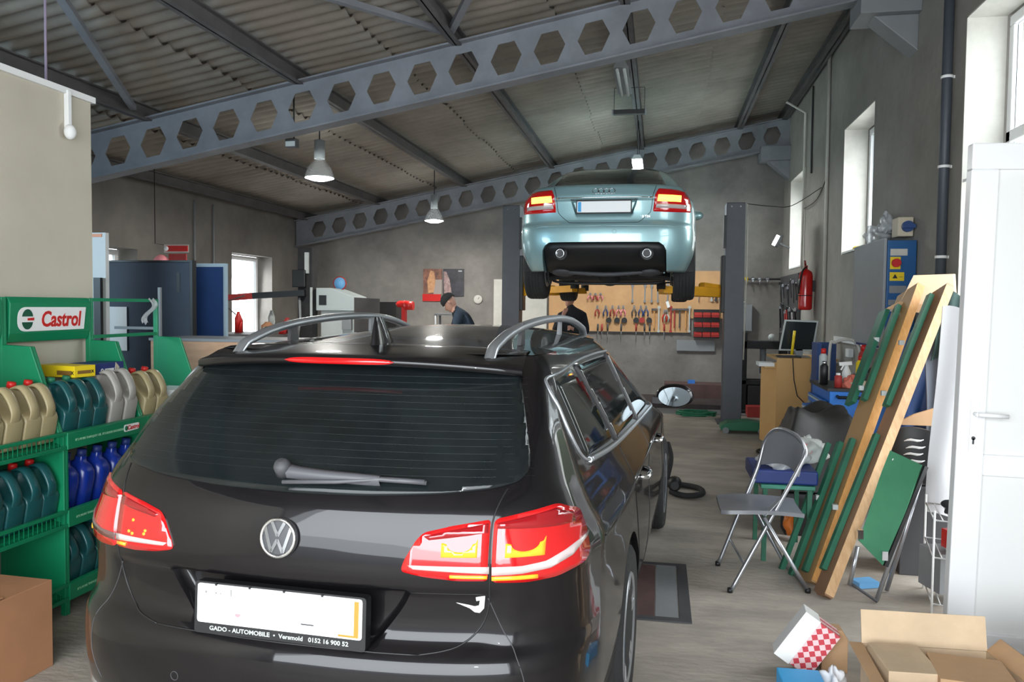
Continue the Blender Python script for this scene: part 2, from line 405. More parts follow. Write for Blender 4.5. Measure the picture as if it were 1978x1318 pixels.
# beam corbels on the right wall
for y, w in ((7.25, 'under the nearer beam'), (13.85, 'under the far beam')):
    one('beam_corbel', MB().box((1.58, y-0.2, 4.05), (2.05, y+0.2, 4.28)).prism([(1.7, y-0.12, 4.05), (2.05, y-0.12, 3.75), (2.05, y-0.12, 4.05)], (0, 0.24, 0)), 'mid_grey' if y < 10 else 'steel_beam',
        'concrete block on the right wall carrying the roof beam end, '+w, 'corbel', bevel=0.006)
# windows
def window(n, x, y0, y1, z0, z1, side, mull=False):
    s = 1 if side == 'r' else -1
    xo = x+s*0.26; fw = 0.07
    mb = MB()
    for a, b, c, d in ((y0, y1, z0, z0+fw), (y0, y1, z1-fw, z1), (y0, y0+fw, z0+fw, z1-fw), (y1-fw, y1, z0+fw, z1-fw)):
        mb.box((min(xo, xo+s*.06), a, c), (max(xo, xo+s*.06), b, d))
    if mull: mb.box((min(xo, xo+s*.06), y0, mull-0.04), (max(xo, xo+s*.06), y1, mull+0.04))
    w = struct('window_%d' % n, mb, 'white_pvc', bevel=0.008)
    mk('pane', MB().box((xo+s*.028-.003, y0+fw, z0+fw), (xo+s*.028+.003, y1-fw, z1-fw)), 'window_glass', w)
    sill = MB().box((min(x, xo), y0+.002, z0), (max(x, xo), y1-.002, z0+0.02)); mk('sill', sill, 'white', w)
window(1, XR, 12.27, 13.53, 2.25, 3.66, 'r'); window(2, XR, 8.47, 9.73, 2.25, 3.66, 'r')
window(3, XR, 4.09, 6.03, 2.50, 3.62, 'r', mull=2.80); window(4, XL, 7.92, 9.28, 1.0, 2.29, 'l'); window(5, XL, 11.64, 12.93, 0.97, 2.41, 'l')
# lighter plaster reveals
mb = MB()
for (y0, y1, z0, z1) in ((4.07, 6.05, 0, 3.64), (8.45, 9.75, 2.24, 3.68), (12.25, 13.55, 2.24, 3.68)):
    mb.box((XR-0.004, y1-0.012, z0), (XR+0.25, y1-0.0005, z1)); mb.box((XR-.004, y0+.0005, z1-0.012), (XR+0.25, y1, z1-.0005))
struct('trim_2', mb, 'offwhite')
# pvc door leaf swung into the room
dl = struct('door_1', MB().box((1.335, 4.0, 0.03), (2.33, 4.065, 0.12)).box((1.335, 4.0, 2.28), (2.33, 4.065, 2.40)).box((1.335, 4.0, 0.12), (1.455, 4.065, 2.28)).box((2.21, 4.0, 0.12), (2.33, 4.065, 2.28))
    .box((1.455, 4.0, 0.865), (2.21, 4.065, 0.965)), 'white_pvc', bevel=0.006)
mk('panel', MB().box((1.455, 4.018, 0.12), (2.21, 4.047, 0.865)), 'white', dl, label='lower white door panel')
mk('panel', MB().box((1.455, 4.018, 0.965), (2.21, 4.047, 2.28)), 'white', dl, label='upper white door panel')
hb = MB().box((1.385, 3.992, 0.98), (1.42, 4.0, 1.22)).cyl((1.402, 3.995, 1.155), (1.402, 3.95, 1.155), 0.009, 10).tube([(1.402, 3.95, 1.155), (1.53, 3.95, 1.152)], 0.010, 10)
mk('handle', hb, 'white_pvc', dl); mk('keyhole', MB().cyl((1.402, 3.9935, 1.04), (1.402, 3.990, 1.04), 0.009, 12).box((1.398, 3.990, 1.012), (1.406, 3.9915, 1.04)), 'dark_grey', dl)
struct('trim_3', MB().box((1.2, 3.98, 0), (2.4, 4.075, 0.022)), 'white')
dl.rotation_euler = (0, .018, 0); dl.location = (0.02, 0, -0.035+.04)
# what stands outside the side door
one('hedge', MB().sphere((7.5, 12.5, 1.7), 1.0, 24, 14, (2.0, 5.5, 3.2)), 'grass', 'dark green bushes outside the side door bay', 'bushes')
# ---- floor inspection pit cover
t = thing('pit_cover', 'rusty metal floor cover in a steel frame set in the concrete beside the dark car', 'floor cover', (0.05, 4.55, 0))
mk('frame', MB().box((-0.24, -0.47, 0), (0.14, -0.42, 0.008)).box((-0.24, 0.42, 0), (0.14, 0.47, 0.008)).box((0.08, -0.42, 0), (0.14, 0.42, 0.008)), 'dark_grey', t)
mk('plate', MB().box((-0.24, -0.42, 0), (-0.05, 0.42, 0.006)), 'rust_floor', t); mk('strip', MB().box((-0.045, -0.42, 0), (0.075, 0.42, 0.005)), 'mid_grey', t)
mb = MB()
for (x, y, r) in ((0.62, 3.55, 0.12), (0.55, 3.2, 0.06)):
    mb.add([(x+r*(1+.25*math.sin(3*k))*math.cos(k*PI/10), y+r*1.3*(1+.2*math.sin(5*k))*math.sin(k*PI/10), 0.002) for k in range(20)], [list(range(20))])

# ================= cars =================
def car_shell(C):
    rc = C['rear_curve']; zs = C['levels']; rings = []
    fxs = [i/84 for i in range(85)]
    fxs = [1-(1-f)**1.25 for f in fxs]
    f0 = fxs[38]
    for z in zs:
        yr, yf, w = (interp(C[k], z) for k in ('yr', 'yf', 'w'))
        side0 = yr+interp(rc, 1.0); side1 = yf-0.75; pts = []
        eg = interp(C['edge'], z)/w
        for f in fxs:
            g = f*eg/f0 if f <= f0 else eg+(f-f0)*(1-eg)/(1-f0)
            pts.append([g*w, yr+interp(rc, g)*interp(C.get('rkz', [(0, 1), (2, 1)]), z)])
        side0 = pts[-1][1]
        if side1 < side0+0.1: side1 = side0+0.1
        for k in range(1, 45): t = k/45; pts.append([w, side0+(side1-side0)*t])
        for k in range(0, 21): a = PI/2*k/20; pts.append([w*math.cos(a)**0.75 if k < 20 else 0.0, side1+(yf-side1)*math.sin(a)])
        out = []
        for (x, y) in pts:
            ww = C['taper'](y, z); dz = C['warp'](x*ww, y, z) if C.get('warp') else 0
            p = Vector((x*ww, y, z+dz)); p.y += C['dent'](p.x, z, y, abs(p.x)/max(1e-6, interp(C['edge'], z)*ww)) if C.get('dent') else 0
            out.append(p)
        rings.append(out)
    M_ = len(rings[0]); mb = MB(); rows = []
    for r in rings:
        rows.append([Vector((p.x, p.y, p.z)) for p in r] + [Vector((-p.x, p.y, p.z)) for p in r[-2:0:-1]])
    mb.grid(rows, closed=True)
    # roof cap
    top = rings[-1]; yr = top[0].y; yf = top[-1].y; cr = []; W_ = max(p.x for p in top)
    for p in top:
        row = []
        for k in range(17):
            s = 1-2*k/16; x = p.x*s; g = max(0, min(1, (p.y-yr)/C['cap'][1]))**0.6*max(0, min(1, (yf-p.y)/0.6))**0.7
            row.append(Vector((x, p.y, p.z + C['cap'][0]*(1-abs(x/W_)**C['cap'][2])*g)))
        cr.append(row)
    mb.grid(cr)
    # underside
    bot = rings[0]; mb.grid([[p, Vector((-p.x, p.y, p.z))] for p in bot][::-1])
    return mb
def apply_bool(o, cutters):
    for c in cutters:
        weld(c)
        m = o.modifiers.new('b', 'BOOLEAN'); m.object = c; m.operation = 'DIFFERENCE'; m.solver = 'EXACT'
    bpy.context.view_layer.update(); dg = bpy.context.evaluated_depsgraph_get()
    me = bpy.data.meshes.new_from_object(o.evaluated_get(dg)); o.modifiers.clear(); o.data = me
    for c in cutters: bpy.data.objects.remove(c)
def weld(o):
    bm = bmesh.new(); bm.from_mesh(o.data); bmesh.ops.remove_doubles(bm, verts=bm.verts, dist=0.0004)
    bmesh.ops.recalc_face_normals(bm, faces=bm.faces); bm.to_mesh(o.data); bm.free()
class Proj:
    def __init__(s, o):
        s.t = BVHTree.FromPolygons([v.co.copy() for v in o.data.vertices], [tuple(p.vertices) for p in o.data.polygons])
    def y(s, x, z, y0=-2):
        h = s.t.ray_cast(Vector((x, y0, z)), Vector((0, 1, 0)))
        return (h[0], h[1]) if h[0] is not None else (Vector((x, 0.5, z)), Vector((0, -1, 0)))
    def x(s, y, z, sg=1):
        h = s.t.ray_cast(Vector((3*sg, y, z)), Vector((-sg, 0, 0)))
        return (h[0], h[1]) if h[0] is not None else (Vector((0.6*sg, y, z)), Vector((sg, 0, 0)))
    def z(s, x, y):
        h = s.t.ray_cast(Vector((x, y, 4)), Vector((0, 0, -1)))
        return (h[0], h[1]) if h[0] is not None else (Vector((x, y, 1.4)), Vector((0, 0, 1)))
    def near(s, p): h = s.t.find_nearest(Vector(p)); return h[0], h[1]
def dens(poly, step=0.03, closed=True):
    out = []; n = len(poly)
    for i in range(n if closed else n-1):
        a, b = poly[i], poly[(i+1) % n]; L = math.dist(a, b); k = max(1, int(L/step))
        for j in range(k): out.append(tuple(a[q]+(b[q]-a[q])*j/k for q in range(len(a))))
    if not closed: out.append(tuple(poly[-1]))
    return out
def rnd(poly, r=0.02, n=4):        # round the corners of a 2-D outline
    out = []; m = len(poly)
    for i in range(m):
        p = Vector(poly[i]); a = Vector(poly[i-1]); b = Vector(poly[(i+1) % m])
        da = (a-p); db = (b-p); rr = min(r, da.length*0.45, db.length*0.45); p0 = p+da.normalized()*rr; p1 = p+db.normalized()*rr
        for k in range(n+1): t = k/n; out.append(tuple(p0*(1-t)**2+p*2*t*(1-t)+p1*t*t))
    return out
def patch(P, poly, axis, off=0.004, sg=1, step=0.035, inner=0.03, flat=None):
    """closed plate following the car surface: outline poly in (x,z) for 'y' or (y,z) for 'x'"""
    bm = bmesh.new(); vs = [bm.verts.new((a, b, 0)) for a, b in dens(poly, step)]; bm.faces.new(vs)
    xs = [a for a, b in poly]; zs = [b for a, b in poly]
    g = step
    for c0, c1, k in ((min(xs), max(xs), 0), (min(zs), max(zs), 1)):
        c = c0+g
        while c < c1:
            co = [0, 0, 0]; co[k] = c; no = [0, 0, 0]; no[k] = 1
            bmesh.ops.bisect_plane(bm, geom=bm.verts[:]+bm.edges[:]+bm.faces[:], plane_co=co, plane_no=no, dist=1e-5); c += g
    bmesh.ops.triangulate(bm, faces=[f for f in bm.faces if len(f.verts) > 4])
    bm.verts.ensure_lookup_table(); vv = []; nn = []
    for v in bm.verts:
        if axis == 'y': h, n = P.y(v.co.x, v.co.y); 
        elif axis == 'x': h, n = P.x(v.co.x, v.co.y, sg)
        else: h, n = P.z(v.co.x, v.co.y)
        if axis == 'y' and n.y > 0: n = -n
        if axis == 'x' and n.x*sg < 0: n = -n
        if axis == 'z' and n.z < 0: n = -n
        vv.append(h.copy()); nn.append(n.copy())
    fs = [[v.index for v in f.verts] for f in bm.faces]
    bd = [(e.verts[0].index, e.verts[1].index) for e in bm.edges if len(e.link_faces) == 1]; bm.free()
    mb = MB(); n = len(vv)
    top = [h+q*off for h, q in zip(vv, nn)]; low = [h-q*inner for h, q in zip(vv, nn)]
    mb.add(top+low, fs+[[i+n for i in f[::-1]] for f in fs]+[(a, b, b+n, a+n) for a, b in bd], True)
    bm2 = bmesh.new(); bvs = [bm2.verts.new(v) for v in mb.v]
    for f in mb.f:
        try: bm2.faces.new([bvs[i] for i in f])
        except ValueError: pass
    bmesh.ops.recalc_face_normals(bm2, faces=bm2.faces); bm2.verts.index_update()
    out = MB(); out.add([v.co.copy() for v in bm2.verts], [[v.index for v in f.verts] for f in bm2.faces], True); bm2.free()
    return out
def line_on(P, pts, axis, r, off=0.0, sg=1, step=0.03, n=6, closed=False):
    q = []
    for a, b in dens(pts, step, closed):
        h, nn = P.y(a, b) if axis == 'y' else (P.x(a, b, sg) if axis == 'x' else P.z(a, b))
        q.append(h+nn*off)
    return MB().tube(q, r, n, closed=closed)
def smooth_line(pts, n=6):
    out = []; m = len(pts)
    for i in range(m-1):
        p0, p1, p2, p3 = (Vector(pts[max(0, min(m-1, i+k))]) for k in (-1, 0, 1, 2))
        for j in range(n):
            t = j/n; out.append(0.5*((2*p1)+(p2-p0)*t+(2*p0-5*p1+4*p2-p3)*t*t+(3*p1-p0-3*p2+p3)*t**3))
    out.append(Vector(pts[-1])); return out
def wheel(parent, x, y, z, R=0.33, w=0.215, sg=1, rimR=0.215, spokes=5):
    o = bpy.data.objects.new('wheel', None); COL.objects.link(o); o.parent = parent; o.location = (x, y, z)
    t = [(rimR, -w/2+.01), (R-.03, -w/2), (R-.01, -w/2+.012), (R, -w/2+.04), (R, w/2-.04), (R-.01, w/2-.012), (R-.03, w/2), (rimR, w/2-.01)]
    tb = MB().lathe([(r, h) for r, h in t], axis='x', n=48)
    mk('tyre', tb, 'rubber', o)
    g = MB()
    for h in (-0.05, -0.017, 0.017, 0.05): g.lathe([(R+.0005, h-.004), (R+.0015, h), (R+.0005, h+.004)], axis='x', n=48)
    mk('tread_groove', g, 'black', o)
    f = w/2*sg
    rb = MB().lathe([(rimR+.004, f-.012*sg), (rimR-.004, f-.002*sg), (rimR-.022, f-.02*sg), (rimR-.03, f-.09*sg), (rimR-.03, -f)], axis='x', n=48)
    rb.lathe([(0.0, f-.018*sg), (.045, f-.02*sg), (.06, f-.035*sg), (.06, f-.07*sg)], axis='x', n=24)
    for k in range(spokes):
        a = 2*PI*k/spokes+0.3
        for da in (-0.13, 0.13):
            p = Vector((f-.035*sg, .04*math.cos(a), .04*math.sin(a))); q = Vector((f-.02*sg, (rimR-.015)*math.cos(a+da), (rimR-.015)*math.sin(a+da))); rb.bar(p, q, .034, .03, (1, 0, 0))
    mk('rim', rb, 'aluminium', o)
    mk('brake_disc', MB().cyl((f-.11*sg, 0, 0), (f-.13*sg, 0, 0), .15, 32), 'dark_grey', o)
    return o

# ---------------- dark estate car ----------------
EC = dict(
 rear_curve=[(0, 0), (.2, .004), (.4, .018), (.6, .048), (.75, .088), (.85, .135), (.92, .19), (.97, .27), (1.0, .42)],
 rkz=[(.95, 1), (1.1, .8), (1.25, .5), (1.44, .42)],
 yr=[(.20, .16), (.27, .08), (.36, .015), (.5, -.005), (.60, .0), (.635, .02), (.66, .045), (.72, .052), (.80, .045), (.86, .038), (.95, .045), (1.02, .065), (1.06, .090), (1.10, .13), (1.2, .25), (1.3, .375), (1.38, .475), (1.42, .53), (1.44, .56)],
 yf=[(.2, 4.6), (.35, 4.74), (.5, 4.77), (.65, 4.7), (.78, 4.5), (.88, 4.15), (.95, 3.85), (1.0, 3.66), (1.06, 3.46), (1.2, 3.12), (1.32, 2.86), (1.44, 2.62)],
 w=[(.20, .84), (.27, .875), (.4, .90), (.55, .91), (.7, .905), (.8, .902), (.88, .905), (.93, .89), (1.0, .855), (1.06, .83), (1.1, .812), (1.2, .768), (1.3, .722), (1.38, .682), (1.42, .652), (1.44, .63)],
 taper=lambda y, z: 1 - 0.05*sstep(1.2, -0.1, y) - 0.05*sstep(3.2, 4.8, y),
 cap=(0.072, 1.2, 2.8),
 levels=[.20, .225, .25, .28, .31, .35, .4, .45, .5, .55, .585, .61, .625, .637, .65, .665, .69, .71, .73, .75, .77, .785, .797, .81, .825, .845, .865, .88, .895, .91, .93, .95, .97, .99, 1.01, 1.03, 1.045, 1.06, 1.075, 1.09, 1.105, 1.12, 1.14, 1.16, 1.18, 1.2, 1.22, 1.24, 1.26, 1.28, 1.3, 1.32, 1.34, 1.355, 1.37, 1.385, 1.398, 1.41, 1.42, 1.43, 1.44])
EC['edge'] = [(.2, .30), (.60, .27), (.66, .31), (.80, .405), (.86, .42), (1.1, .42), (1.44, .30)]
def ec_dent(x, z, y, q):
    if y > 0.9: return 0
    rec = 0.042*sstep(1.001, .94, q)*sstep(.640, .665, z)*sstep(.812, .795, z)
    crease = 0.012*sstep(.807, .795, z)*sstep(.64, .67, z)*sstep(.66, .56, abs(x))
    return rec+crease
EC['dent'] = ec_dent
car = thing('estate_car', 'dark brown-black estate car seen from behind, parked in the foreground with silver roof rails', 'car', (-1.065, 2.054, 0), -0.058)
body = mk('body', car_shell(EC), 'paint_black', car); weld(body)
P = Proj(body)
cut = []
for y in (1.16, 3.87):
    for s in (1, -1):
        cut.append(mk('cut', MB().cyl((s*0.62, y, .33), (s*1.1, y, .33), .375, 48), 'underbody')); 
for c in cut: c.parent = car
apply_bool(body, cut)
body.data.materials.clear(); body.data.materials.append(MATS['paint_black'])
body.data.polygons.foreach_set('use_smooth', [True]*len(body.data.polygons))
def sharpen(o, ang=62):
    bm = bmesh.new(); bm.from_mesh(o.data)
    for e in bm.edges: e.smooth = not (len(e.link_faces) != 2 or e.calc_face_angle(0) > math.radians(ang))
    bm.to_mesh(o.data); bm.free()
sharpen(body)
def lining(parent, y, z, r, x0, x1, zc):
    for s in (1, -1):
        a0 = math.asin(max(-1, min(1, (zc-z)/r))); pl = [(s*x0, y+r*math.cos(a), z+r*math.sin(a)) for a in np.linspace(a0, PI-a0, 28)]
        rows = [[Vector(p) for p in pl], [Vector((s*x1, p[1], p[2])) for p in pl]]
        mk('arch_lining', MB().grid(rows).add(pl, [list(range(len(pl)))]), 'underbody', parent)
lining(car, 1.16, .33, .3745, .60, .88, .20); lining(car, 3.87, .33, .3745, .60, .88, .20)
for y in (1.16, 3.87):
    for s in (1, -1): wheel(car, s*0.80, y, .33, sg=s)
# rear window, sunk glass with the rounded lower corners
def mir(poly): return [(-a, b) for a, b in poly[::-1]]
gl = [(0, 1.058), (.25, 1.062), (.45, 1.072), (.60, 1.086), (.660, 1.100), (.680, 1.125), (.674, 1.16), (.650, 1.23), (.618, 1.31), (.585, 1.385), (.55, 1.405), (.3, 1.418), (0, 1.42)]
gpoly = rnd([(a, b) for a, b in gl]+[(-a, b) for a, b in gl[-2:0:-1]], .03)
mk('rear_window', patch(P, gpoly, 'y', .006, step=.02, inner=.006), 'rear_glass', car)
mk('heater_line', (lambda m: [m.tube([P.y(x*(.6+.1*(1.4-z)/.3), z)[0]+P.y(x*.6, z)[1]*.0063 for x in [k/12 for k in range(-12, 13)]], .0004, 4) for z in np.linspace(1.11, 1.37, 15)] and m)(MB()), 'heater', car)['kind'] = 'stuff'
# roof spoiler above the glass
rows = []
for i in range(41):
    u = -1+2*i/40; ax = abs(u); x = u*.60; ye = .415+.10*ax**3.2; 
    yt = .85
    e = Vector((x, ye, 1.437-.030*ax**2.6)); row = []
    hb, nb = P.y(x*.985, 1.412-.028*ax**2.4)
    row.append(hb+Vector((0, .03, .0)))
    row.append(Vector((x, ye+.02, e.z-.030))); row.append(Vector((x, ye, e.z-.024))); row.append(Vector((x, ye-.001, e.z-.006))); row.append(Vector((x, ye+.008, e.z)))
    for t in (.15, .3, .5, .75, 1):
        yy = ye+(yt-ye)*t; hz, nz = P.z(x*.93, yy); zz = hz.z+.004 if hz.z > 1.4 else 1.43
        lin = e.z+(P.z(x*.93, yt)[0].z+.002-e.z)*(t**.8); row.append(Vector((x*(1-.07*t), yy, max(lin, zz) if t < 1 else zz-.012)))
    rows.append(row)
mk('roof_spoiler', MB().grid(rows), 'paint_black', car, smooth_all=True)
bl = MB(); rows = []
for i in range(25):
    u = -1+2*i/24; x = u*.196; ye = .415-.004; h = .0115*(1-abs(u)**5)**.5 if abs(u) < 1 else 0
    rows.append([Vector((x, ye+.012, 1.4225-h)), Vector((x, ye-.001, 1.4225-h*.8)), Vector((x, ye-.003, 1.4225)), Vector((x, ye-.001, 1.4225+h*.8)), Vector((x, ye+.012, 1.4225+h))])
bl.grid(rows); mk('brake_light', bl, 'lens_red', car)
# wiper
wp = bpy.data.objects.new('wiper', None); COL.objects.link(wp); wp.parent = car
def G(x, z, o=.0): h, n = P.y(x, z); return h+n*o
mk('cap', MB().lathe([(.0, .05), (.018, .047), (.026, .036), (.028, .0)], axis='z', n=20, R=Matrix.Rotation(PI/2*.72, 3, 'X')).v and xf(MB().lathe([(.0, .05), (.018, .047), (.025, .036), (.028, .0)], n=20), frame_mat(G(-.035, 1.105), (1, 0, 0), G(-.035, 1.14)-G(-.035, 1.10))), 'dark_grey', wp)
mk('arm', MB().grid([[G(x, z+w*k/2, o) for k, o in ((-1, .004), (-.8, .026), (0, .032), (.8, .026), (1, .004))] for x, z, w in ((-.035, 1.105, .03), (.02, 1.1, .024), (.1, 1.0965, .022), (.2, 1.0945, .020), (.262, 1.0925, .018), (.275, 1.092, .016))]), mat('wiper_grey', (.09, .09, .1), .45), wp)
mk('blade', MB().tube([G(-.02, 1.075, .016), G(.15, 1.082, .02), (G(.28, 1.091, .024)), G(.41, 1.089, .018)], .0065, 8).tube([G(.26, 1.092, .022), G(.405, 1.090, .02)], .008, 8), 'wiper_grey', wp)
# tail lights
def lamp(P, poly, m, s, parent, name, off=.006, inner=.03, step=.03, lab=None):
    pl = [(a*s, b) for a, b in poly]; pl = pl if s > 0 else pl[::-1]
    return mk(name, patch(P, pl, 'y', off, step=step, inner=inner), m, parent, label=lab)
inn = rnd([(.602, 1.010), (.602, .846), (.52, .846), (.43, .855), (.365, .868), (.372, .895), (.405, .955), (.425, .975), (.5, .993)], .012)
outr = rnd([(.612, 1.010), (.70, 1.026), (.765, 1.036), (.81, 1.005), (.835, .95), (.852, .89), (.845, .865), (.78, .845), (.70, .838), (.612, .842)], .014)
def ushape(x0, x1, zb, zt, t):      # the U-shaped amber reflector
    n = 12; cx = (x0+x1)/2; ro = (x1-x0)/2; out = [(x0, zt), (x0, zb), (x1, zb), (x1, zt+.012), (x1-t*.35, zt)]
    for k in range(n+1): a = -PI*k/n; out.append((cx+(ro-t)*math.cos(a), zb+t+ (zt-zb-t)*.9 + (zt-zb-t)*.9*math.sin(a)))
    out.append((x0+t*.35, zt)); return out
for s in (1, -1):
    a = lamp(P, inn, 'lens_red', s, car, 'tail_light')
    b = lamp(P, outr, 'lens_red', s, car, 'tail_light')
    for q, par in (([(.605, .885), (.605, .866), (.40, .876), (.385, .886)], a), ([(.612, .884), (.612, .862), (.69, .864), (.76, .872), (.815, .896), (.84, .925), (.842, .936), (.80, .914), (.75, .892), (.69, .884)], b)):
        lamp(P, q, 'lens_grey' if (s < 0 and par is b) else 'lens_white', s, par, 'reverse_light', .0075, .002, .02)
    for q, par, m_ in () if s < 0 else ((ushape(.475, .572, .910, .948, .014), a, 'lens_amber'), (ushape(.645, .745, .908, .945, .014), b, 'lens_amber'),
                   ([(.60, .861), (.60, .852), (.50, .854), (.50, .862)], a, 'lens_amber'), ([(.612, .858), (.612, .847), (.73, .847), (.73, .858)], b, 'lens_amber')):
        if s < 0 : m_ = 'lens_dark_red' if q[0][1] > .9 else 'lens_amber'
        lamp(P, q, m_, s, par, 'reflector', .0078, .002, .015)
    for q, par in (([(.425, .965), (.50, .982), (.597, 1.0), (.597, .975), (.44, .955)], a), ([(.62, 1.0), (.76, 1.024), (.80, 1.0), (.81, .975), (.62, .985)], b)):
        lamp(P, q, 'lens_dark_red', s, par, 'lens_band', .0075, .002, .02)
    if s < 0:
        for x, z in ((.53, .935), (.545, .90), (.53, .895), (.48, .90), (.475, .91)): lamp(P, [(x+.005*math.cos(k*PI/4), z+.005*math.sin(k*PI/4)) for k in range(8)], 'lens_amber', s, a, 'reflector', .0085, .002, .01)
        lamp(P, [(.60, .862), (.60, .852), (.56, .853), (.56, .862)], 'lens_amber', s, a, 'reflector', .0085, .002, .02); lamp(P, [(.80, .862), (.80, .852), (.84, .872), (.84, .885)], 'lens_amber', s, b, 'reflector', .0085, .002, .02)
    # panel gaps: tailgate edge, glass-to-wing gap
    mk('panel_gap', line_on(P, [tuple(v) for v in smooth_line([(.632*s, 1.085), (.607*s, 1.0), (.607*s, .84), (.600*s, .76), (.575*s, .70), (.52*s, .655), (.42*s, .638)])], 'y', .0028), 'black', car)
mk('panel_gap', line_on(P, [(-.42, .638), (.42, .638)], 'y', .0028), 'black', car)
mk('panel_gap', line_on(P, [(-.6, .802), (.6, .802)], 'y', .0012, -.0004), 'black', car)
for s in (1, -1):
    mk('panel_gap', line_on(P, [tuple(v) for v in smooth_line([(.60*s, .79), (.64*s, .70), (.70*s, .60), (.71*s, .50), (.66*s, .42)])], 'y', .0015), 'dark_grey', car)
mk('bumper_strip', line_on(P, [(x, .372) for x in np.linspace(-.80, .80, 30)], 'y', .012, -.004), 'aluminium', car)
mk('tow_cover', MB().tube([G(.013*math.cos(k*PI/8)-.33, .505+.013*math.sin(k*PI/8), .0003) for k in range(16)], .0012, 5, closed=True), 'dark_grey', car)
# badge
bd = bpy.data.objects.new('badge', None); COL.objects.link(bd); bd.parent = car
h, n = P.y(0, .938); FM = frame_mat(h+Vector((0, -.002, 0)), (1, 0, 0), P.y(0, .97)[0]-P.y(0, .90)[0])
mk('base', xf(MB().lathe([(.0, .010), (.045, .009), (.055, .004), (.057, .0), (.057, -.012)], n=40), FM), 'dark_grey', bd)
ring = MB().tube([(.0525*math.cos(2*PI*k/40), .0525*math.sin(2*PI*k/40), .010) for k in range(40)], .0055, 8, closed=True); mk('ring', xf(ring, FM), 'chrome', bd)
lt = MB()
for pts in ([(-.0205, .046), (0, .006), (.0205, .046)], [(-.041, .030), (-.0185, -.040), (0, -.004), (.0185, -.040), (.041, .030)]):
    for p, q in zip(pts[:-1], pts[1:]): lt.bar((p[0], p[1], .011), (q[0], q[1], .011), .0095, .006, (0, 0, 1))
mk('letters', xf(lt, FM), 'chrome', bd)
# number plate
npl = bpy.data.objects.new('number_plate', None); COL.objects.link(npl); npl.parent = car; npl.location = (0, .035, .728); npl.rotation_euler = (-.05, 0, 0)
def rr(w, h, r, cx=0, cz=0): return rnd([(cx-w/2, cz-h/2), (cx+w/2, cz-h/2), (cx+w/2, cz+h/2), (cx-w/2, cz+h/2)], r, 5)
def plate2(poly, y0, y1): return MB().prism([(a, y0, b) for a, b in poly], (0, y1-y0, 0))
mk('holder', plate2(rr(.545, .152, .012, 0, -.014), -.004, .03), 'black', npl)
pw = mk('plate', plate2(rr(.524, .114, .010), -.007, -.002), 'plate_white', npl)
mk('export_stripe', MB().box((.238, -.0076, -.046), (.252, -.0068, .050)).box((.19, -.0076, -.052), (.252, -.0068, -.046)), 'orange', npl)
for x in (-.20, -.09, .02, .14): mk('clip', MB().box((x-.003, -.010, .054), (x+.003, -.002, .060)), 'black', npl)
mk('seal', MB().add([(-.128+.010*math.cos(a), -.0076, -.022+.010*math.sin(a)) for a in [PI+PI*k/10 for k in range(11)]], [list(range(11))]), 'pink', npl)
mk('mark', MB().box((-.152, -.0077, .025), (-.150, -.0072, .046)).box((.075, -.0077, -.032), (.115, -.0072, -.028)).box((-.235, -.0077, .030), (-.232, -.0072, .036)).box((-.202, -.0077, .030), (-.199, -.0072, .034)).box((-.187, -.0077, .030), (-.184, -.0072, .033)), 'dark_grey', npl)
mk('holder_text', xf(text_mb('GADO - AUTOMOBILE  \u2022  Versmold   0152 16 900 52', .0175, .0004, .0006, sx=1.12), frame_mat((0, -.0048, -.073), (1, 0, 0), (0, 0, 1))), 'light_grey', npl)
# sticker
st = [(.566, .792), (.592, .797), (.588, .760), (.576, .746), (.562, .748), (.548, .760), (.512, .776), (.548, .769), (.562, .765), (.574, .768), (.577, .783), (.567, .781)]
mk('sticker', patch(P, st, 'y', .0016, step=.008, inner=.0005), 'plate_white', car)
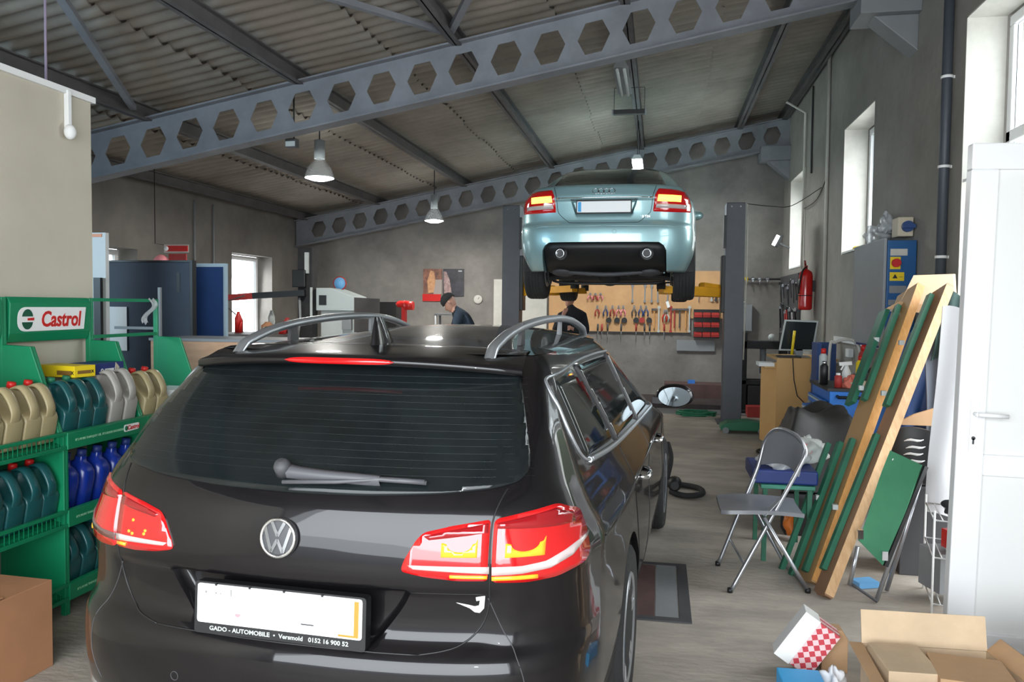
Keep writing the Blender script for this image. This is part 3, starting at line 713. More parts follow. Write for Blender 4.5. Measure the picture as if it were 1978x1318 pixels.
# side glass, chrome surround, handles, mirrors, rails
zr = lambda y: 1.415-.018*((y-1.4)/1.0)**2 if y > 1.4 else 1.415-.035*((1.4-y)/.9)**2
def side(s):
    belt = lambda y: interp([(.5, 1.105), (.8, 1.082), (1.3, 1.055), (2.0, 1.03), (3.1, 1.0)], y)
    def W_(ys_low, ys_top, nm):
        lo = [(y, belt(y)+.012) for y in np.linspace(*ys_low, 8)]; hi = [(y, zr(y)-.035) for y in np.linspace(*ys_top, 8)]
        pl = rnd(lo+hi[::-1], .02); pl = pl if s > 0 else pl[::-1]
        mk(nm, patch(P, pl, 'x', .003, sg=s, step=.05, inner=.004), 'tint_glass', car)
    W_((.66, 1.22), (.66, 1.03), 'side_window'); W_((1.29, 2.03), (1.10, 1.93), 'side_window'); W_((2.12, 3.18), (2.02, 2.62), 'side_window')
    loop = [(y, belt(y)) for y in np.linspace(.66, 3.12, 16)]; hi = [(y, zr(y)-.022) for y in np.linspace(2.4, .66, 14)]
    path = [tuple(v) for v in smooth_line([(3.25, belt(3.12)), (2.4, belt(2.4)), (1.6, belt(1.6)), (1.0, belt(1.0)), (.70, belt(.7)), (.60, 1.115), (.565, 1.18), (.56, 1.28), (.575, 1.345), (.62, 1.372), (.78, zr(.75)-.02), (1.2, zr(1.2)-.02), (1.8, zr(1.8)-.02), (2.3, zr(2.3)-.024), (2.6, zr(2.6)-.03)])]
    mk('chrome_trim', line_on(P, path, 'x', .006, .001, s, n=8), 'aluminium', car)
    lo = [(y, belt(y)) for y in np.linspace(.68, 3.25, 24)]; mk('chrome_trim', line_on(P, lo, 'x', .0115, -.003, s, n=8), 'aluminium', car)
    for y0, y1 in ((1.255, 1.065), (2.075, 1.975)):
        mk('pillar_trim', line_on(P, [(y0, belt(y0)+.01), (y1, zr(y1)-.03)], 'x', .013, -.004, s, n=8), 'dark_grey', car)
    for g in ([(1.27, 1.04), (1.30, .9), (1.42, .75), (1.5, .5), (1.55, .3)], [(2.09, 1.03), (2.12, .8), (2.13, .3)], [(3.2, .98), (3.28, .8), (3.3, .3)]):
        mk('panel_gap', line_on(P, [tuple(v) for v in smooth_line(g)], 'x', .0028, 0, s), 'black', car)
    mk('shoulder_line', line_on(P, [(y, .885) for y in np.linspace(.5, 4.0, 20)], 'x', .004, -.001, s), 'paint_black', car)
    for y in (1.62, 2.62):
        h, n = P.x(y, .862, s); hd = MB().tube([h+Vector((s*a, b, 0)) for a, b in ((-.005, -.10), (.03, -.085), (.04, 0), (.03, .085), (-.005, .10))], .0125, 10)
        mk('door_handle', hd, 'chrome', car)
    mr = bpy.data.objects.new('wing_mirror', None); COL.objects.link(mr); mr.parent = car; mr.location = (s*.985, 3.16, 1.045)
    mk('housing', MB().sphere((0, .035, 0), .11, 24, 16, (1.10, .5, .72)), 'paint_black', mr)
    mk('mirror_glass', MB().prism([(.100*math.cos(k*PI/16), -.012, .062*math.sin(k*PI/16)) for k in range(32)], (0, -.012, 0)), 'mirror', mr)
    mk('arm', MB().bar((-s*.14, .03, -.03), (-s*.05, .03, -.03), .05, .04), 'black', mr)
    # rail
    rp = smooth_line([(.474, .56, .004), (.475, .66, .028), (.478, .82, .054), (.483, 1.05, .072), (.49, 1.4, .082), (.50, 1.75, .080), (.507, 2.05, .064), (.512, 2.30, .036), (.516, 2.46, .004)], 6)
    rl = MB(); rows = []
    for i, p in enumerate(rp):
        a = rp[max(0, i-1)]; b = rp[min(len(rp)-1, i+1)]; tt = (b-a).normalized(); base = P.z(s*p.x, p.y)[0].z; c = Vector((s*p.x, p.y, base+p.z)); nx = Vector((s, 0, 0)); nz = Vector((0, -tt.z, tt.y))
        rows.append([c+nx*(.021*math.cos(k*PI/5))+nz*(.017*math.sin(k*PI/5)) for k in range(10)])
    rl.grid(rows, closed=True); mk('roof_rail', rl, 'aluminium', car)
    for y0 in (.95, 1.75): mk('rail_foot', MB().prism([(s*.478, y0, 1.46), (s*.478, y0+.07, 1.46), (s*.483, y0+.05, 1.545), (s*.483, y0+.015, 1.545)], (s*.014, 0, 0)), 'mid_grey' if y0 > 1 else 'dark_grey', car)
for s in (1, -1): side(s)
fin = MB(); rows = []
for t in (0, .25, .5, .75, 1):
    z = 1.455+.11*t; y0 = .68+.03*t; y1 = .88-.10*t; w = .026*(1-t)**.8+.005
    rows.append([Vector((w*math.sin(2*PI*k/16), (y0+y1)/2-(y1-y0)/2*math.cos(2*PI*k/16), z)) for k in range(16)])
fin.grid(rows, closed=True); fin.add(rows[-1], [list(range(16))]); mk('antenna_fin', fin, 'paint_black', car)
mk('sunroof', patch(P, rnd([(-.42, 1.35), (.42, 1.35), (.42, 2.0), (-.42, 2.0)], .05), 'z', .001, step=.08, inner=.002), 'tint_glass', car) if False else None

# ================= left side: oil racks =================
XB, XF = -3.33, -2.96
TILT = 0.19
def can_proto(m, capm, label, cat='canister', capx=.03):
    t = thing('oil_canister', label, cat)
    w = .105
    body = [(0, 0), (.175, 0), (.188, .012), (.188, .135), (.178, .155), (.125, .185), (.085, .225), (.07, .258), (.055, .262), (0, .262)]
    mk('body', MB().prism([(x, -w/2, z) for x, z in body], (0, w, 0)), m, t, bevel=.012, seg=3, smooth_all=True)
    hp = smooth_line([(.045, 0, .262), (.08, 0, .278), (.115, 0, .268), (.155, 0, .228), (.182, 0, .178), (.178, 0, .12)], 3)
    rows = [[p + Vector((math.sin(a)*.0, 0, 0)) + (Vector((0, math.cos(k*PI/5)*.030, 0)) + Vector((.4, 0, .9)).normalized()*math.sin(k*PI/5)*.014) for k in range(10)] for p in hp for a in (0,)]
    mk('handle', MB().grid(rows, closed=True).add(rows[0][::-1], [list(range(10))]), m, t)
    mk('inset', MB().prism([(.03, -w/2-.001, .03), (.15, -w/2-.001, .03), (.15, -w/2-.001, .12), (.09, -w/2-.001, .16), (.03, -w/2-.001, .2)], (0, w+.002, 0)), m, t, bevel=.004)
    mk('cap', MB().lathe([(.021, 0), (.021, .02), (.019, .03), (0, .031)], c=(capx, 0, .262), n=20), capm, t)
    return t
def bottle_proto(label):
    t = thing('oil_bottle', label, 'bottle')
    rows = []
    for z, a, b in ((0, .06, .042), (.01, .066, .047), (.15, .066, .047), (.185, .060, .044), (.21, .044, .034), (.225, .022, .022), (.25, .019, .019)):
        rows.append([Vector((.07+a*1.15*max(-1, min(1, 1.15*math.cos(q))), b*max(-1, min(1, 1.15*math.sin(q))), z)) for q in [2*PI*k/28 for k in range(28)]])
    mk('body', MB().grid(rows, closed=True), 'blue_plastic', t)
    mk('cap', MB().lathe([(.022, .245), (.022, .28), (.0, .281)], c=(.07, 0, 0), n=18), 'navy', t)
    mk('handle', MB().tube([(.03, 0, .19), (-.005, 0, .17), (-.012, 0, .11), (.0, 0, .05)], .011, 8), 'blue_plastic', t)
    return t
def dup(root, loc, tilt=0, label=None, group=None, rz=0, sc=None):
    r = root.copy(); COL.objects.link(r); r.location = loc; r.rotation_euler = (0, tilt, rz)
    if sc: r.scale = sc
    if label: r['label'] = label
    if group: r['group'] = group
    for ch in root.children:
        c = ch.copy(); COL.objects.link(c); c.parent = r
        for g in ch.children:
            d = g.copy(); COL.objects.link(d); d.parent = c
    return r
protoused = {}
def place(key, maker, loc, tilt, label, group, rz=0, sc=None):
    if key not in protoused:
        p = maker(); protoused[key] = p; p['label'] = label; p['group'] = group; p.location = loc; p.rotation_euler = (0, tilt, rz)
        if sc: p.scale = sc
        return p
    return dup(protoused[key], loc, tilt, label, group, rz, sc)
LEV = (.885, .485, .105)            # front height of the three trays
def rack(y0, y1, label, open_lip, sign, title):
    t = thing('display_rack', label, 'rack', (XB, y0, 0), 0, 'green oil display racks')
    for y in (y0+.001, y1-.016):
        pl = [(XB, .05), (XB, 1.385), (-3.145, 1.378), (XF-.012, .90), (XF-.012, .05)]
        p = mk('side_panel', MB().prism([(x, y, z) for x, z in pl], (0, .015, 0)), 'rack_green', t, world=True, bevel=.003)
        mk('post', MB().box((XF-.03, y-.0005, 0), (XF, y+.0155, .93)), 'rack_green', p, world=True, bevel=.003)
        mk('post', MB().box((XB-.012, y-.0005, 0), (XB+.02, y+.0155, 1.63)), 'rack_green', p, world=True, bevel=.003)
    for i, z in enumerate(LEV):
        dx = XF-XB-.03; dz = dx*math.tan(TILT)
        tr = mk('shelf', MB().prism([(XB+.01, y0+.017, z+dz-.015), (XF-.02, y0+.017, z-.015), (XF-.02, y0+.017, z), (XB+.01, y0+.017, z+dz)], (0, y1-y0-.034, 0)), 'rack_green', t, world=True)
        lz0, lz1 = z-.03, z+.062
        if open_lip:
            mb = MB().box((XF-.012, y0, lz1-.018), (XF+.008, y1, lz1)).box((XF-.012, y0, lz0), (XF+.008, y1, lz0+.018))
            mk('lip_rail', MB().box((XF-.012, y0, lz1-.018), (XF+.008, y1, lz1)), 'rack_green', tr, world=True, bevel=.003)
            mk('lip_rail', MB().box((XF-.012, y0, lz0), (XF+.008, y1, lz0+.020)), 'rack_green', tr, world=True, bevel=.003)
            w = MB()
            for k in range(22): yy = y0+.02+(y1-y0-.04)*k/21; w.box((XF-.004, yy-.0015, lz0+.015), (XF-.001, yy+.0015, lz1-.01))
            mk('mesh', w, 'rack_green', tr, world=True)['kind'] = 'stuff'
        else:
            lp = mk('lip', MB().prism([(XF-.012, y0, lz1), (XF+.012, y0, lz1-.006), (XF+.012, y0, lz0), (XF-.005, y0, lz0)], (0, y1-y0, 0)), 'rack_green', tr, world=True, bevel=.003)
            tx = text_mb('IT\u2019S MORE THAN JUST OIL. IT\u2019S LIQUID ENGINEERING', .0165, 0, .0006)
            xf(tx, frame_mat((XF+.0135, y0+.25, z+.012), (0, 1, 0), (0, 0, 1))); mk('lip_text', tx, 'lip_print', lp, world=True)
            if i == 0:
                s = mk('lip_badge', MB().prism([(XF+.0125, y0+.43+a, z+.014+b) for a, b in rnd([(0, -.02), (.125, -.017), (.13, .02), (0, .02)], .012)], (.002, 0, 0)), 'white', lp, world=True)
                tx = text_mb('Castrol', .034, .0008, .0006, shear=.2); xf(tx, frame_mat((XF+.0152, y0+.507, z+.014), (0, 1, 0), (0, 0, 1))); mk('badge_text', tx, 'red', s, world=True)
                mk('badge_disc', xf(MB().lathe([(0, .001), (.014, .001), (.014, 0)], n=20), frame_mat((XF+.0148, y0+.447, z+.014), (0, 1, 0), (0, 0, 1))), 'green_plastic', s, world=True)
    # header
    hz0, hz1 = 1.392, 1.632
    if sign:
        q = [(XB-.01, 1.632), (XB+.012, 1.632), (XB+.030, 1.60), (XB+.022, 1.44), (XB+.004, 1.392), (XB-.012, 1.392)]
        h = mk('header_sign', MB().prism([(x, y0+.03, z) for x, z in q], (0, y1-y0-.05, 0)), 'rack_green', t, world=True, bevel=.004)
        c = Vector((XB+.029, (y0+y1)/2+.005, 1.513)); F = frame_mat(c, (0, 1, 0), (.045, 0, 1))
        W, H = .50, .130
        pn = MB().prism([F @ Vector((a, b, 0)) for a, b in rnd([(-W/2, -H/2), (W/2-.012, -H/2+.004), (W/2, H/2), (-W/2, H/2)], .058, 8)[0:9]+[(W/2-.012, -H/2+.004), (W/2, H/2)]+rnd([(-W/2, -H/2), (W/2-.012, -H/2+.004), (W/2, H/2), (-W/2, H/2)], .058, 8)[27:36]], F.to_3x3() @ Vector((0, 0, .002)))
        pp = mk('sign_plate', pn, 'white', h, world=True)
        mk('sign_text', xf(text_mb('Castrol', .118, .0028, .001, shear=.12, sx=.84), F @ Matrix.Translation((.058, -.004, .003))), 'red', pp, world=True)
        dm = MB()
        for sg in (1, -1):
            dm.prism([F @ Vector((-.185+.042*math.cos(a)*.9, .042*math.sin(a)*1.15+.006*sg, .003)) for a in [sg*(PI*.06+PI*.88*k/14) for k in range(15)]], F.to_3x3() @ Vector((0, 0, .001)))
        mk('sign_logo', dm, mat('logo_green', (.01, .09, .05), .35), pp, world=True)
        mk('logo_stripe', MB().prism([F @ Vector(p) for p in ((-.185, -.006, .0035), (-.14, -.006, .0035), (-.14, .009, .0035), (-.185, .006, .0035))], F.to_3x3() @ Vector((0, 0, .001))), 'red', pp, world=True)
    else:
        mk('header_bar', MB().box((XB, y0, 1.612), (XB+.018, y1, 1.632)), 'rack_green', t, world=True)
        mk('header_bar', MB().box((XB, y0, 1.392), (XB+.018, y1, 1.412)), 'rack_green', t, world=True)
    return t
rack(2.89, 3.53, 'green oil display rack nearest the camera, with open wire lips and tan canisters on top', True, True, 1)
rack(3.53, 4.17, 'green oil display rack with a full header sign and a yellow box on top', False, True, 2)
rack(4.17, 4.81, 'green oil display rack with an empty open header frame, farthest of the three', False, False, 3)
sf = lambda x, z: z + (XF-.02-x)*math.tan(TILT)
x0 = -3.19
def zt(l): return sf(x0, LEV[l])+.002
tan_ = lambda: can_proto('tan_plastic', 'red', '')
teal_ = lambda: can_proto('teal_plastic', 'red', '')
teal2_ = lambda: can_proto('teal_plastic', 'green_plastic', '')
silv_ = lambda: can_proto('silver_plastic', 'silver_plastic', '')
S = (1.0, 1.0, 1.02)
L_ = 'tan canister on the top shelf of the nearest rack, '
for y, w in ((3.455, 'right end of its row'), (3.35, 'second from the right'), (3.235, 'third from the right'), (3.12, 'cut by the left frame edge')):
    place('tan', tan_, (x0, y, zt(0)), TILT, L_+w, 'tan canisters on the nearest rack', sc=S)
L_ = 'teal canister, middle shelf of the nearest rack, '
for y, w in ((3.455, 'right end of its row'), (3.35, 'second from the right'), (3.235, 'third from the right'), (3.12, 'cut by the left frame edge')):
    place('teal', teal_, (x0, y, zt(1)), TILT, L_+w, 'teal canisters on the nearest rack', sc=S)
for y, w in ((3.605, 'left end'), (3.715, 'second from the left'), (3.825, 'next to the silver canisters')):
    place('teal2', teal2_, (x0, y, zt(0)), TILT, 'dark teal canister on the top shelf under the yellow box, '+w, 'teal canisters under the yellow box', sc=S)
for y, w in ((3.955, 'left one'), (4.075, 'right one')):
    place('silver', silv_, (x0, y, zt(0)), TILT, 'silver-grey oil canister under the blue box on the top shelf, '+w, 'silver canisters', sc=(1, 1, 1.12))
for y, w in ((4.25, 'left one beside the side panel'), (4.37, 'right one against the dark car')):
    place('tan', tan_, (x0, y, zt(0)), TILT, 'tan canister on the farthest rack, '+w, 'tan canisters on the farthest rack', sc=S)
bo = lambda: bottle_proto('')
for y, w in ((3.61, 'left end'), (3.73, 'second from the left'), (3.85, 'third from the left'), (3.97, 'fourth from the left'), (4.09, 'right end')):
    place('bottle', bo, (x0+.03, y, zt(1)), TILT, 'glossy blue oil bottle on the middle shelf beside the dark car, '+w, 'blue oil bottles', sc=(1.05, 1.15, 1.12))
for y, w in ((3.605, 'left end'), (3.72, 'second from the left'), (3.835, 'third from the left'), (3.95, 'fourth from the left')):
    place('teal', teal_, (x0, y, zt(2)), TILT, 'dark teal canister on the lowest shelf above the car bumper, '+w, 'teal canisters on the lowest shelf', sc=S)
# yellow box and blue box lying on the canisters
t = thing('parts_box', 'yellow cardboard parts box lying on the canisters under the sign', 'box', (-3.16, 3.80, 1.202), -.12)
mk('box', MB().box((-.17, -.06, 0), (.10, .08, .062)), 'yellow', t, bevel=.002)
mk('print', MB().box((-.02, -.0608, .012), (.08, -.0602, .036)), 'print_brown', t); mk('print', xf(text_mb('X', .026, .001, .0004), frame_mat((.085, -.0605, .024), (1, 0, 0), (0, 0, 1))), 'black', t)
mk('print', MB().box((.1002, -.04, .018), (.1008, .05, .036)), 'print_brown', t); mk('print', xf(text_mb('X', .022, .001, .0004), frame_mat((.1008, .06, .027), (0, 1, 0), (0, 0, 1))), 'black', t)
t = thing('parts_box', 'dark blue parts box with white print lying beside the yellow box', 'box', (-3.15, 4.02, 1.202), .05)
mk('box', MB().box((-.10, -.12, 0), (.07, .125, .062)), 'navy', t, bevel=.002)
mk('print', MB().box((.0702, -.045, .012), (.0708, .035, .030)), 'white', t); mk('logo', xf(MB().tube([(.009*math.cos(k*PI/8), .009*math.sin(k*PI/8), 0) for k in range(16)], .0025, 5, closed=True), frame_mat((.0705, -.07, .021), (0, 1, 0), (0, 0, 1))), 'white', t)
mk('corner_flash', MB().prism([(.0702, .04, .0), (.0702, .055, .0), (.0702, .085, .03), (.0702, .07, .045), (.0702, .05, .062)], (.0012, 0, 0)), 'cream', t)
# carton on the floor
t = thing('carton', 'brown cardboard carton on the floor in front of the nearest green rack', 'box', (-2.86, 2.80, 0), -.04)
mk('box', MB().box((-.07, -.26, 0), (.24, .23, .385)), 'kraft_brown', t, bevel=.003)
mk('flap', MB().prism([(-.068, -.26, .386), (.235, -.26, .386), (.235, -.02, .390), (-.068, -.02, .390)], (0, 0, .004)), 'kraft_brown', t)
mk('tape_line', MB().box((.2405, -.09, .0), (.242, -.087, .385)), 'red', t)
# wall sensor and cable on the partition
t = thing('motion_sensor', 'white motion sensor on the beige partition near its top corner', 'sensor', (-3.38, 4.05, 2.58))
mk('bracket', MB().box((0, .0, .02), (.03, .03, .24)), 'white', t, bevel=.004); mk('head', MB().sphere((.04, .0, .0), .036, 18, 12, (.9, .9, 1.2)), 'white', t)
one('hanging_cable', MB().tube([(-3.44, 3.99, 2.80), (-3.43, 3.98, 3.3), (-3.45, 3.97, 3.9)], .007, 6), mat('lilac', (.25, .2, .28), .6), 'thin vertical cable rising from the beige partition to the roof', 'cable')
# boards behind the partition
t = thing('display_board', 'tall narrow white display board with an orange top edge just beyond the partition', 'board', (-4.05, 5.6, 0))
mk('board', MB().box((-.62, -.02, 0), (-.25, .02, 2.155)), 'white', t); mk('top_strip', MB().box((-.60, -.024, 2.12), (-.28, -.0205, 2.145)), 'orange', t)
mk('post', MB().box((-.33, -.06, 0), (-.27, -.03, 1.80)), 'black', t)
t = thing('panel', 'large dark slate-blue panel leaning upright behind the green racks', 'panel', (-4.2, 6.0, 0))
mk('board', MB().box((-.43, 0, 0), (.36, .05, 1.945)), 'slate', t, bevel=.004)
mk('edge', MB().box((.362, -.004, 0), (.385, .055, 1.945)), 'black', t); mk('edge', MB().box((-.43, -.004, 1.946), (.385, .055, 1.962)), 'black', t)
mk('slot', MB().box((.24, -.003, 1.70), (.27, 0, 1.86)), 'black', t)
t = thing('notice_board', 'blue board with a white metal frame standing right of the dark slate panel', 'board', (-3.72, 6.35, 0))
mk('board', MB().box((-.42, 0, 0), (-.02, .03, 1.925)), 'blue_dark', t)
mk('frame', MB().box((-.02, -.006, 0), (.0, .036, 1.955)).box((-.42, -.006, 1.925), (-.02, .036, 1.955)), mat('frame_pale', (.45, .6, .7), .4), t)
mk('board', MB().box((.0, 0, 0), (.0005, .03, .5)), 'blue_dark', t) if False else None
t = thing('work_counter', 'plywood-fronted counter behind the green rack and left of the dark car', 'counter', (-3.2, 5.35, 0))
mk('front', MB().box((-.55, 0, 0), (.62, .02, 1.325)), 'plywood', t); mk('top_edge', MB().box((-.56, -.01, 1.325), (.63, .5, 1.345)), 'mid_grey', t)
t = thing('paper_sheet', 'white printed paper sheet fixed to the dark slate panel', 'paper', (-4.35, 5.985, 1.4))
mk('sheet', MB().box((-.24, 0, -.2), (-.07, .003, .17)), 'white', t)
t = thing('radiator_frame', 'grey metal frame edge visible through the empty green header', 'frame', (-3.62, 5.25, 0))
mk('rail', MB().box((0, 0, 0), (.02, .02, 1.72)), 'mid_grey', t); mk('rail', MB().box((-.36, 0, 1.41), (0, .02, 1.43)), 'mid_grey', t)
one('white_box_lid', MB().box((-3.2, 4.5, 1.02), (-2.98, 4.75, 1.06)), 'white', 'white flat tray on the far end of the green rack beside the car roof', 'tray')
film = MB().sheet(lambda u, v: (XB+.02+.03*math.sin(6*v), 4.70+.06*u-.05*v*v, 1.63-.16*v+.01*math.sin(9*u)), 6, 12, .001)
one('plastic_film', film, 'plastic_film', 'scrap of clear plastic film hanging from the empty green header frame', 'film')

# ================= the lift and the blue car =================
AZ = 1.775; AY = 7.83; AX = -.562
AC = dict(
 rear_curve=[(0, 0), (.2, .004), (.4, .018), (.6, .05), (.75, .10), (.85, .155), (.92, .22), (.97, .31), (1.0, .5)],
 yr=[(.20, .12), (.28, .05), (.36, .02), (.48, .0), (.60, .0), (.655, .02), (.68, .045), (.75, .05), (.88, .045), (.905, .03), (.93, .03), (.98, .05), (1.03, .075), (1.055, .13), (1.07, .35), (1.10, .55), (1.2, .75), (1.3, .98), (1.38, 1.22), (1.42, 1.42)],
 yf=[(.2, 4.7), (.35, 4.85), (.5, 4.88), (.65, 4.8), (.78, 4.55), (.9, 4.1), (.98, 3.75), (1.05, 3.5), (1.2, 3.1), (1.32, 2.75), (1.42, 2.4)],
 w=[(.20, .83), (.28, .87), (.4, .915), (.55, .93), (.7, .925), (.82, .92), (.9, .905), (.97, .86), (1.03, .815), (1.07, .79), (1.1, .775), (1.2, .725), (1.3, .67), (1.38, .61), (1.42, .56)],
 taper=lambda y, z: 1 - 0.055*sstep(1.3, -0.1, y) - 0.05*sstep(3.2, 4.8, y),
 cap=(0.045, 0.6, 2.6),
 edge=[(.2, .30), (.70, .29), (.90, .345), (1.0, .35), (1.42, .25)],
 dent=lambda x, z, y, q: 0 if y > .9 else .04*sstep(1.001, .94, q)*sstep(.735, .76, z)*sstep(.90, .88, z),
 levels=[.20, .22, .25, .28, .32, .36, .4, .45, .5, .55, .6, .63, .65, .665, .68, .70, .72, .74, .755, .77, .8, .83, .86, .875, .885, .895, .905, .915, .93, .945, .96, .98, 1.0, 1.02, 1.035, 1.045, 1.052, 1.057, 1.063, 1.07, 1.08, 1.1, 1.14, 1.18, 1.22, 1.26, 1.3, 1.34, 1.37, 1.39, 1.405, 1.42])
au = thing('saloon_car', 'pale metallic blue saloon raised on the two-post lift, seen from behind and below', 'car', (AX, AY, AZ), -.008)
ab = mk('body', car_shell(AC), 'paint_audi', au); weld(ab); PA = Proj(ab); cut = []
for y in (1.0, 3.9):
    for s in (1, -1):
        c = mk('cut', MB().cyl((s*.60, y, .27), (s*1.2, y, .27), .385, 40), 'underbody'); c.parent = au; cut.append(c)
# lower rear valance opening
c = mk('cut', MB().prism([(-.61, -.5, .40), (-.62, -.5, .10), (.62, -.5, .10), (.61, -.5, .40), (.585, -.5, .445), (.54, -.5, .475), (-.54, -.5, .475), (-.585, -.5, .445)], (0, 1.25, 0)), 'underbody'); c.parent = au; cut.append(c)
apply_bool(ab, cut); ab.data.materials.clear(); ab.data.materials.append(MATS['paint_audi'])
ab.data.polygons.foreach_set('use_smooth', [True]*len(ab.data.polygons)); sharpen(ab)
def am(name, mb, m, **k): return mk(name, mb, m, au, **k)
# diffuser and underside
rows = []
for i in range(21):
    x = -.6+1.2*i/20; yy = .05+.08*(abs(x)/.6)**3
    rows.append([Vector((x, yy+.04, .48)), Vector((x, yy+.02, .46)), Vector((x, yy+.03, .41)), Vector((x, yy+.07, .35)), Vector((x, yy+.14, .29)), Vector((x, yy+.30, .20)), Vector((x, yy+.32, .24))])
am('diffuser', MB().grid(rows), 'black')
am('floor_pan', MB().box((-.585, .42, .185), (.585, 4.5, .26)), 'underbody', bevel=.02)
lining(au, 1.0, .27, .3845, .58, .89, .21); lining(au, 3.9, .27, .3845, .58, .89, .21)
for s in (1, -1):
    wheel(au, s*.80, 1.0, .245, R=.325, w=.225, sg=s); wheel(au, s*.80, 3.9, .245, R=.325, w=.225, sg=s)
    ex = bpy.data.objects.new('exhaust', None); COL.objects.link(ex); ex.parent = au
    mk('tip', MB().lathe([(.036, .12), (.036, -.005), (.041, -.008), (.045, 0), (.043, .12)], c=(s*.425, .03, .365), axis='y', n=24), 'chrome', ex)
    mk('ring_recess', MB().lathe([(.055, .12), (.060, .055), (.066, .05), (.066, .09)], c=(s*.425, .02, .365), axis='y', n=24), 'black', ex)
    mk('silencer', MB().sphere((s*.44, .50, .21), .075, 18, 12, (1.9, 2.2, .75)), 'dark_grey', ex)
    mk('pipe', MB().tube(smooth_line([(s*.30, .45, .22), (s*.22, .62, .20), (s*.2, 1.5, .21), (s*.1, 3.2, .22)]), .03, 10), 'dark_grey', ex)
    am('suspension_arm', MB().bar((s*.18, .95, .20), (s*.70, 1.0, .14), .06, .035).bar((s*.2, .75, .20), (s*.68, .95, .15), .05, .03), 'underbody')
    am('brake_disc_shield', MB().cyl((s*.655, 1.0, .24), (s*.67, 1.0, .24), .16, 24), 'dark_grey')
    # lamps: red lens, amber centre with flash glow painted in, lower reversing lens
    lm = rnd([(.525, 1.0), (.495, .935), (.475, .775), (.60, .772), (.74, .775), (.848, .782), (.855, .85), (.835, .92), (.79, .985), (.70, 1.0)], .012)
    lm = [(.50+(a-.50)*.97, b) for a, b in lm]
    L = lamp(PA, lm, 'lens_red', s, au, 'tail_light')
    lamp(PA, [(.525, .935), (.515, .875), (.74, .875), (.742, .935)], 'amber_flash_glow', s, L, 'indicator_light', .009, .002)
    lamp(PA, [(.51, .85), (.50, .81), (.79, .81), (.80, .85)], 'lens_white' , s, L, 'reverse_light', .009, .002)
    am('panel_gap', line_on(PA, [tuple(v) for v in smooth_line([(.505*s, 1.03), (.475*s, .93), (.46*s, .80), (.44*s, .755), (.36*s, .685), (.30*s, .665), (.0, .662)])], 'y', .003), 'black')
    am('side_window', patch(PA, rnd([(1.25, 1.09), (3.05, 1.07), (2.35, 1.36), (1.55, 1.36)] if s > 0 else [(1.25, 1.09), (3.05, 1.07), (2.35, 1.36), (1.55, 1.36)][::-1], .03), 'x', .003, sg=s, step=.08, inner=.004), 'tint_glass')
    am('bumper_strip', line_on(PA, [(s*x, .635-.02*sstep(.6, .84, x)) for x in np.linspace(.0, .84, 16)], 'y', .005, -.002), 'paint_audi')
    mr = bpy.data.objects.new('wing_mirror', None); COL.objects.link(mr); mr.parent = au; mr.location = (s*.98, 3.2, 1.08)
    mk('housing', MB().sphere((0, 0, 0), .09, 18, 12, (1.2, .7, .7)), 'paint_audi', mr)
am('subframe', MB().tube(smooth_line([(-.5, .55, .22), (-.42, .40, .20), (0, .36, .17), (.42, .40, .20), (.5, .55, .22)]), .022, 10), 'dark_grey')
am('rear_axle', MB().tube([(-.66, 1.05, .19), (0, 1.1, .17), (.66, 1.05, .19)], .045, 12).sphere((0, 1.1, .2), .13, 18, 12), 'underbody')
am('stabiliser_bar', MB().tube(smooth_line([(-.6, .8, .12), (-.4, .72, .09), (.4, .72, .09), (.6, .8, .12)]), .014, 8), 'black')
rg = [(0, 1.085), (.55, 1.085), (.60, 1.10), (.565, 1.2), (.525, 1.30), (.475, 1.375), (.3, 1.395), (0, 1.40)]
am('rear_window', patch(PA, rnd([(a, b) for a, b in rg]+[(-a, b) for a, b in rg[-2:0:-1]], .02), 'y', .003, step=.05, inner=.004), 'tint_glass')
am('boot_strip', line_on(PA, [(x, .912) for x in np.linspace(-.47, .47, 20)], 'y', .0065, -.001), 'chrome')
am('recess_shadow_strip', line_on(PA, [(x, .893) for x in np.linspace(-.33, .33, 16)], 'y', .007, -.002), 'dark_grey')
pl = bpy.data.objects.new('number_plate', None); COL.objects.link(pl); pl.parent = au; pl.location = (0, .055, .822)
mk('holder', plate2(rr(.545, .13, .008), -.004, .03), 'black', pl); mk('plate', plate2(rr(.525, .108, .008), -.008, -.003), 'plate_white', pl)
mk('country_band', MB().box((-.255, -.0095, -.048), (-.222, -.0075, .048)), 'sky_blue', pl)
rb = MB()
for k in range(4):
    cx = -.078+.052*k; h, n = PA.y(0, .972); F = frame_mat(h+Vector((cx, -.002, 0)), (1, 0, 0), PA.y(0, .99)[0]-PA.y(0, .95)[0])
    am('ring', xf(MB().tube([(.031*math.cos(2*PI*q/28), .031*math.sin(2*PI*q/28), .004) for q in range(28)], .0042, 6, closed=True), F), 'chrome')
h, n = PA.y(.40, .725); am('boot_lettering', xf(text_mb('3.0 TDI', .032, .001, .002), frame_mat(h+n*.003, (1, 0, 0), (0, 0, 1))), 'chrome')
am('tow_cap', MB().tube([G2 for G2 in [PA.y(.11+.02*math.cos(k*PI/8), .575+.02*math.sin(k*PI/8))[0]+Vector((0, -.001, 0)) for k in range(16)]], .0015, 5, closed=True), 'mid_grey')
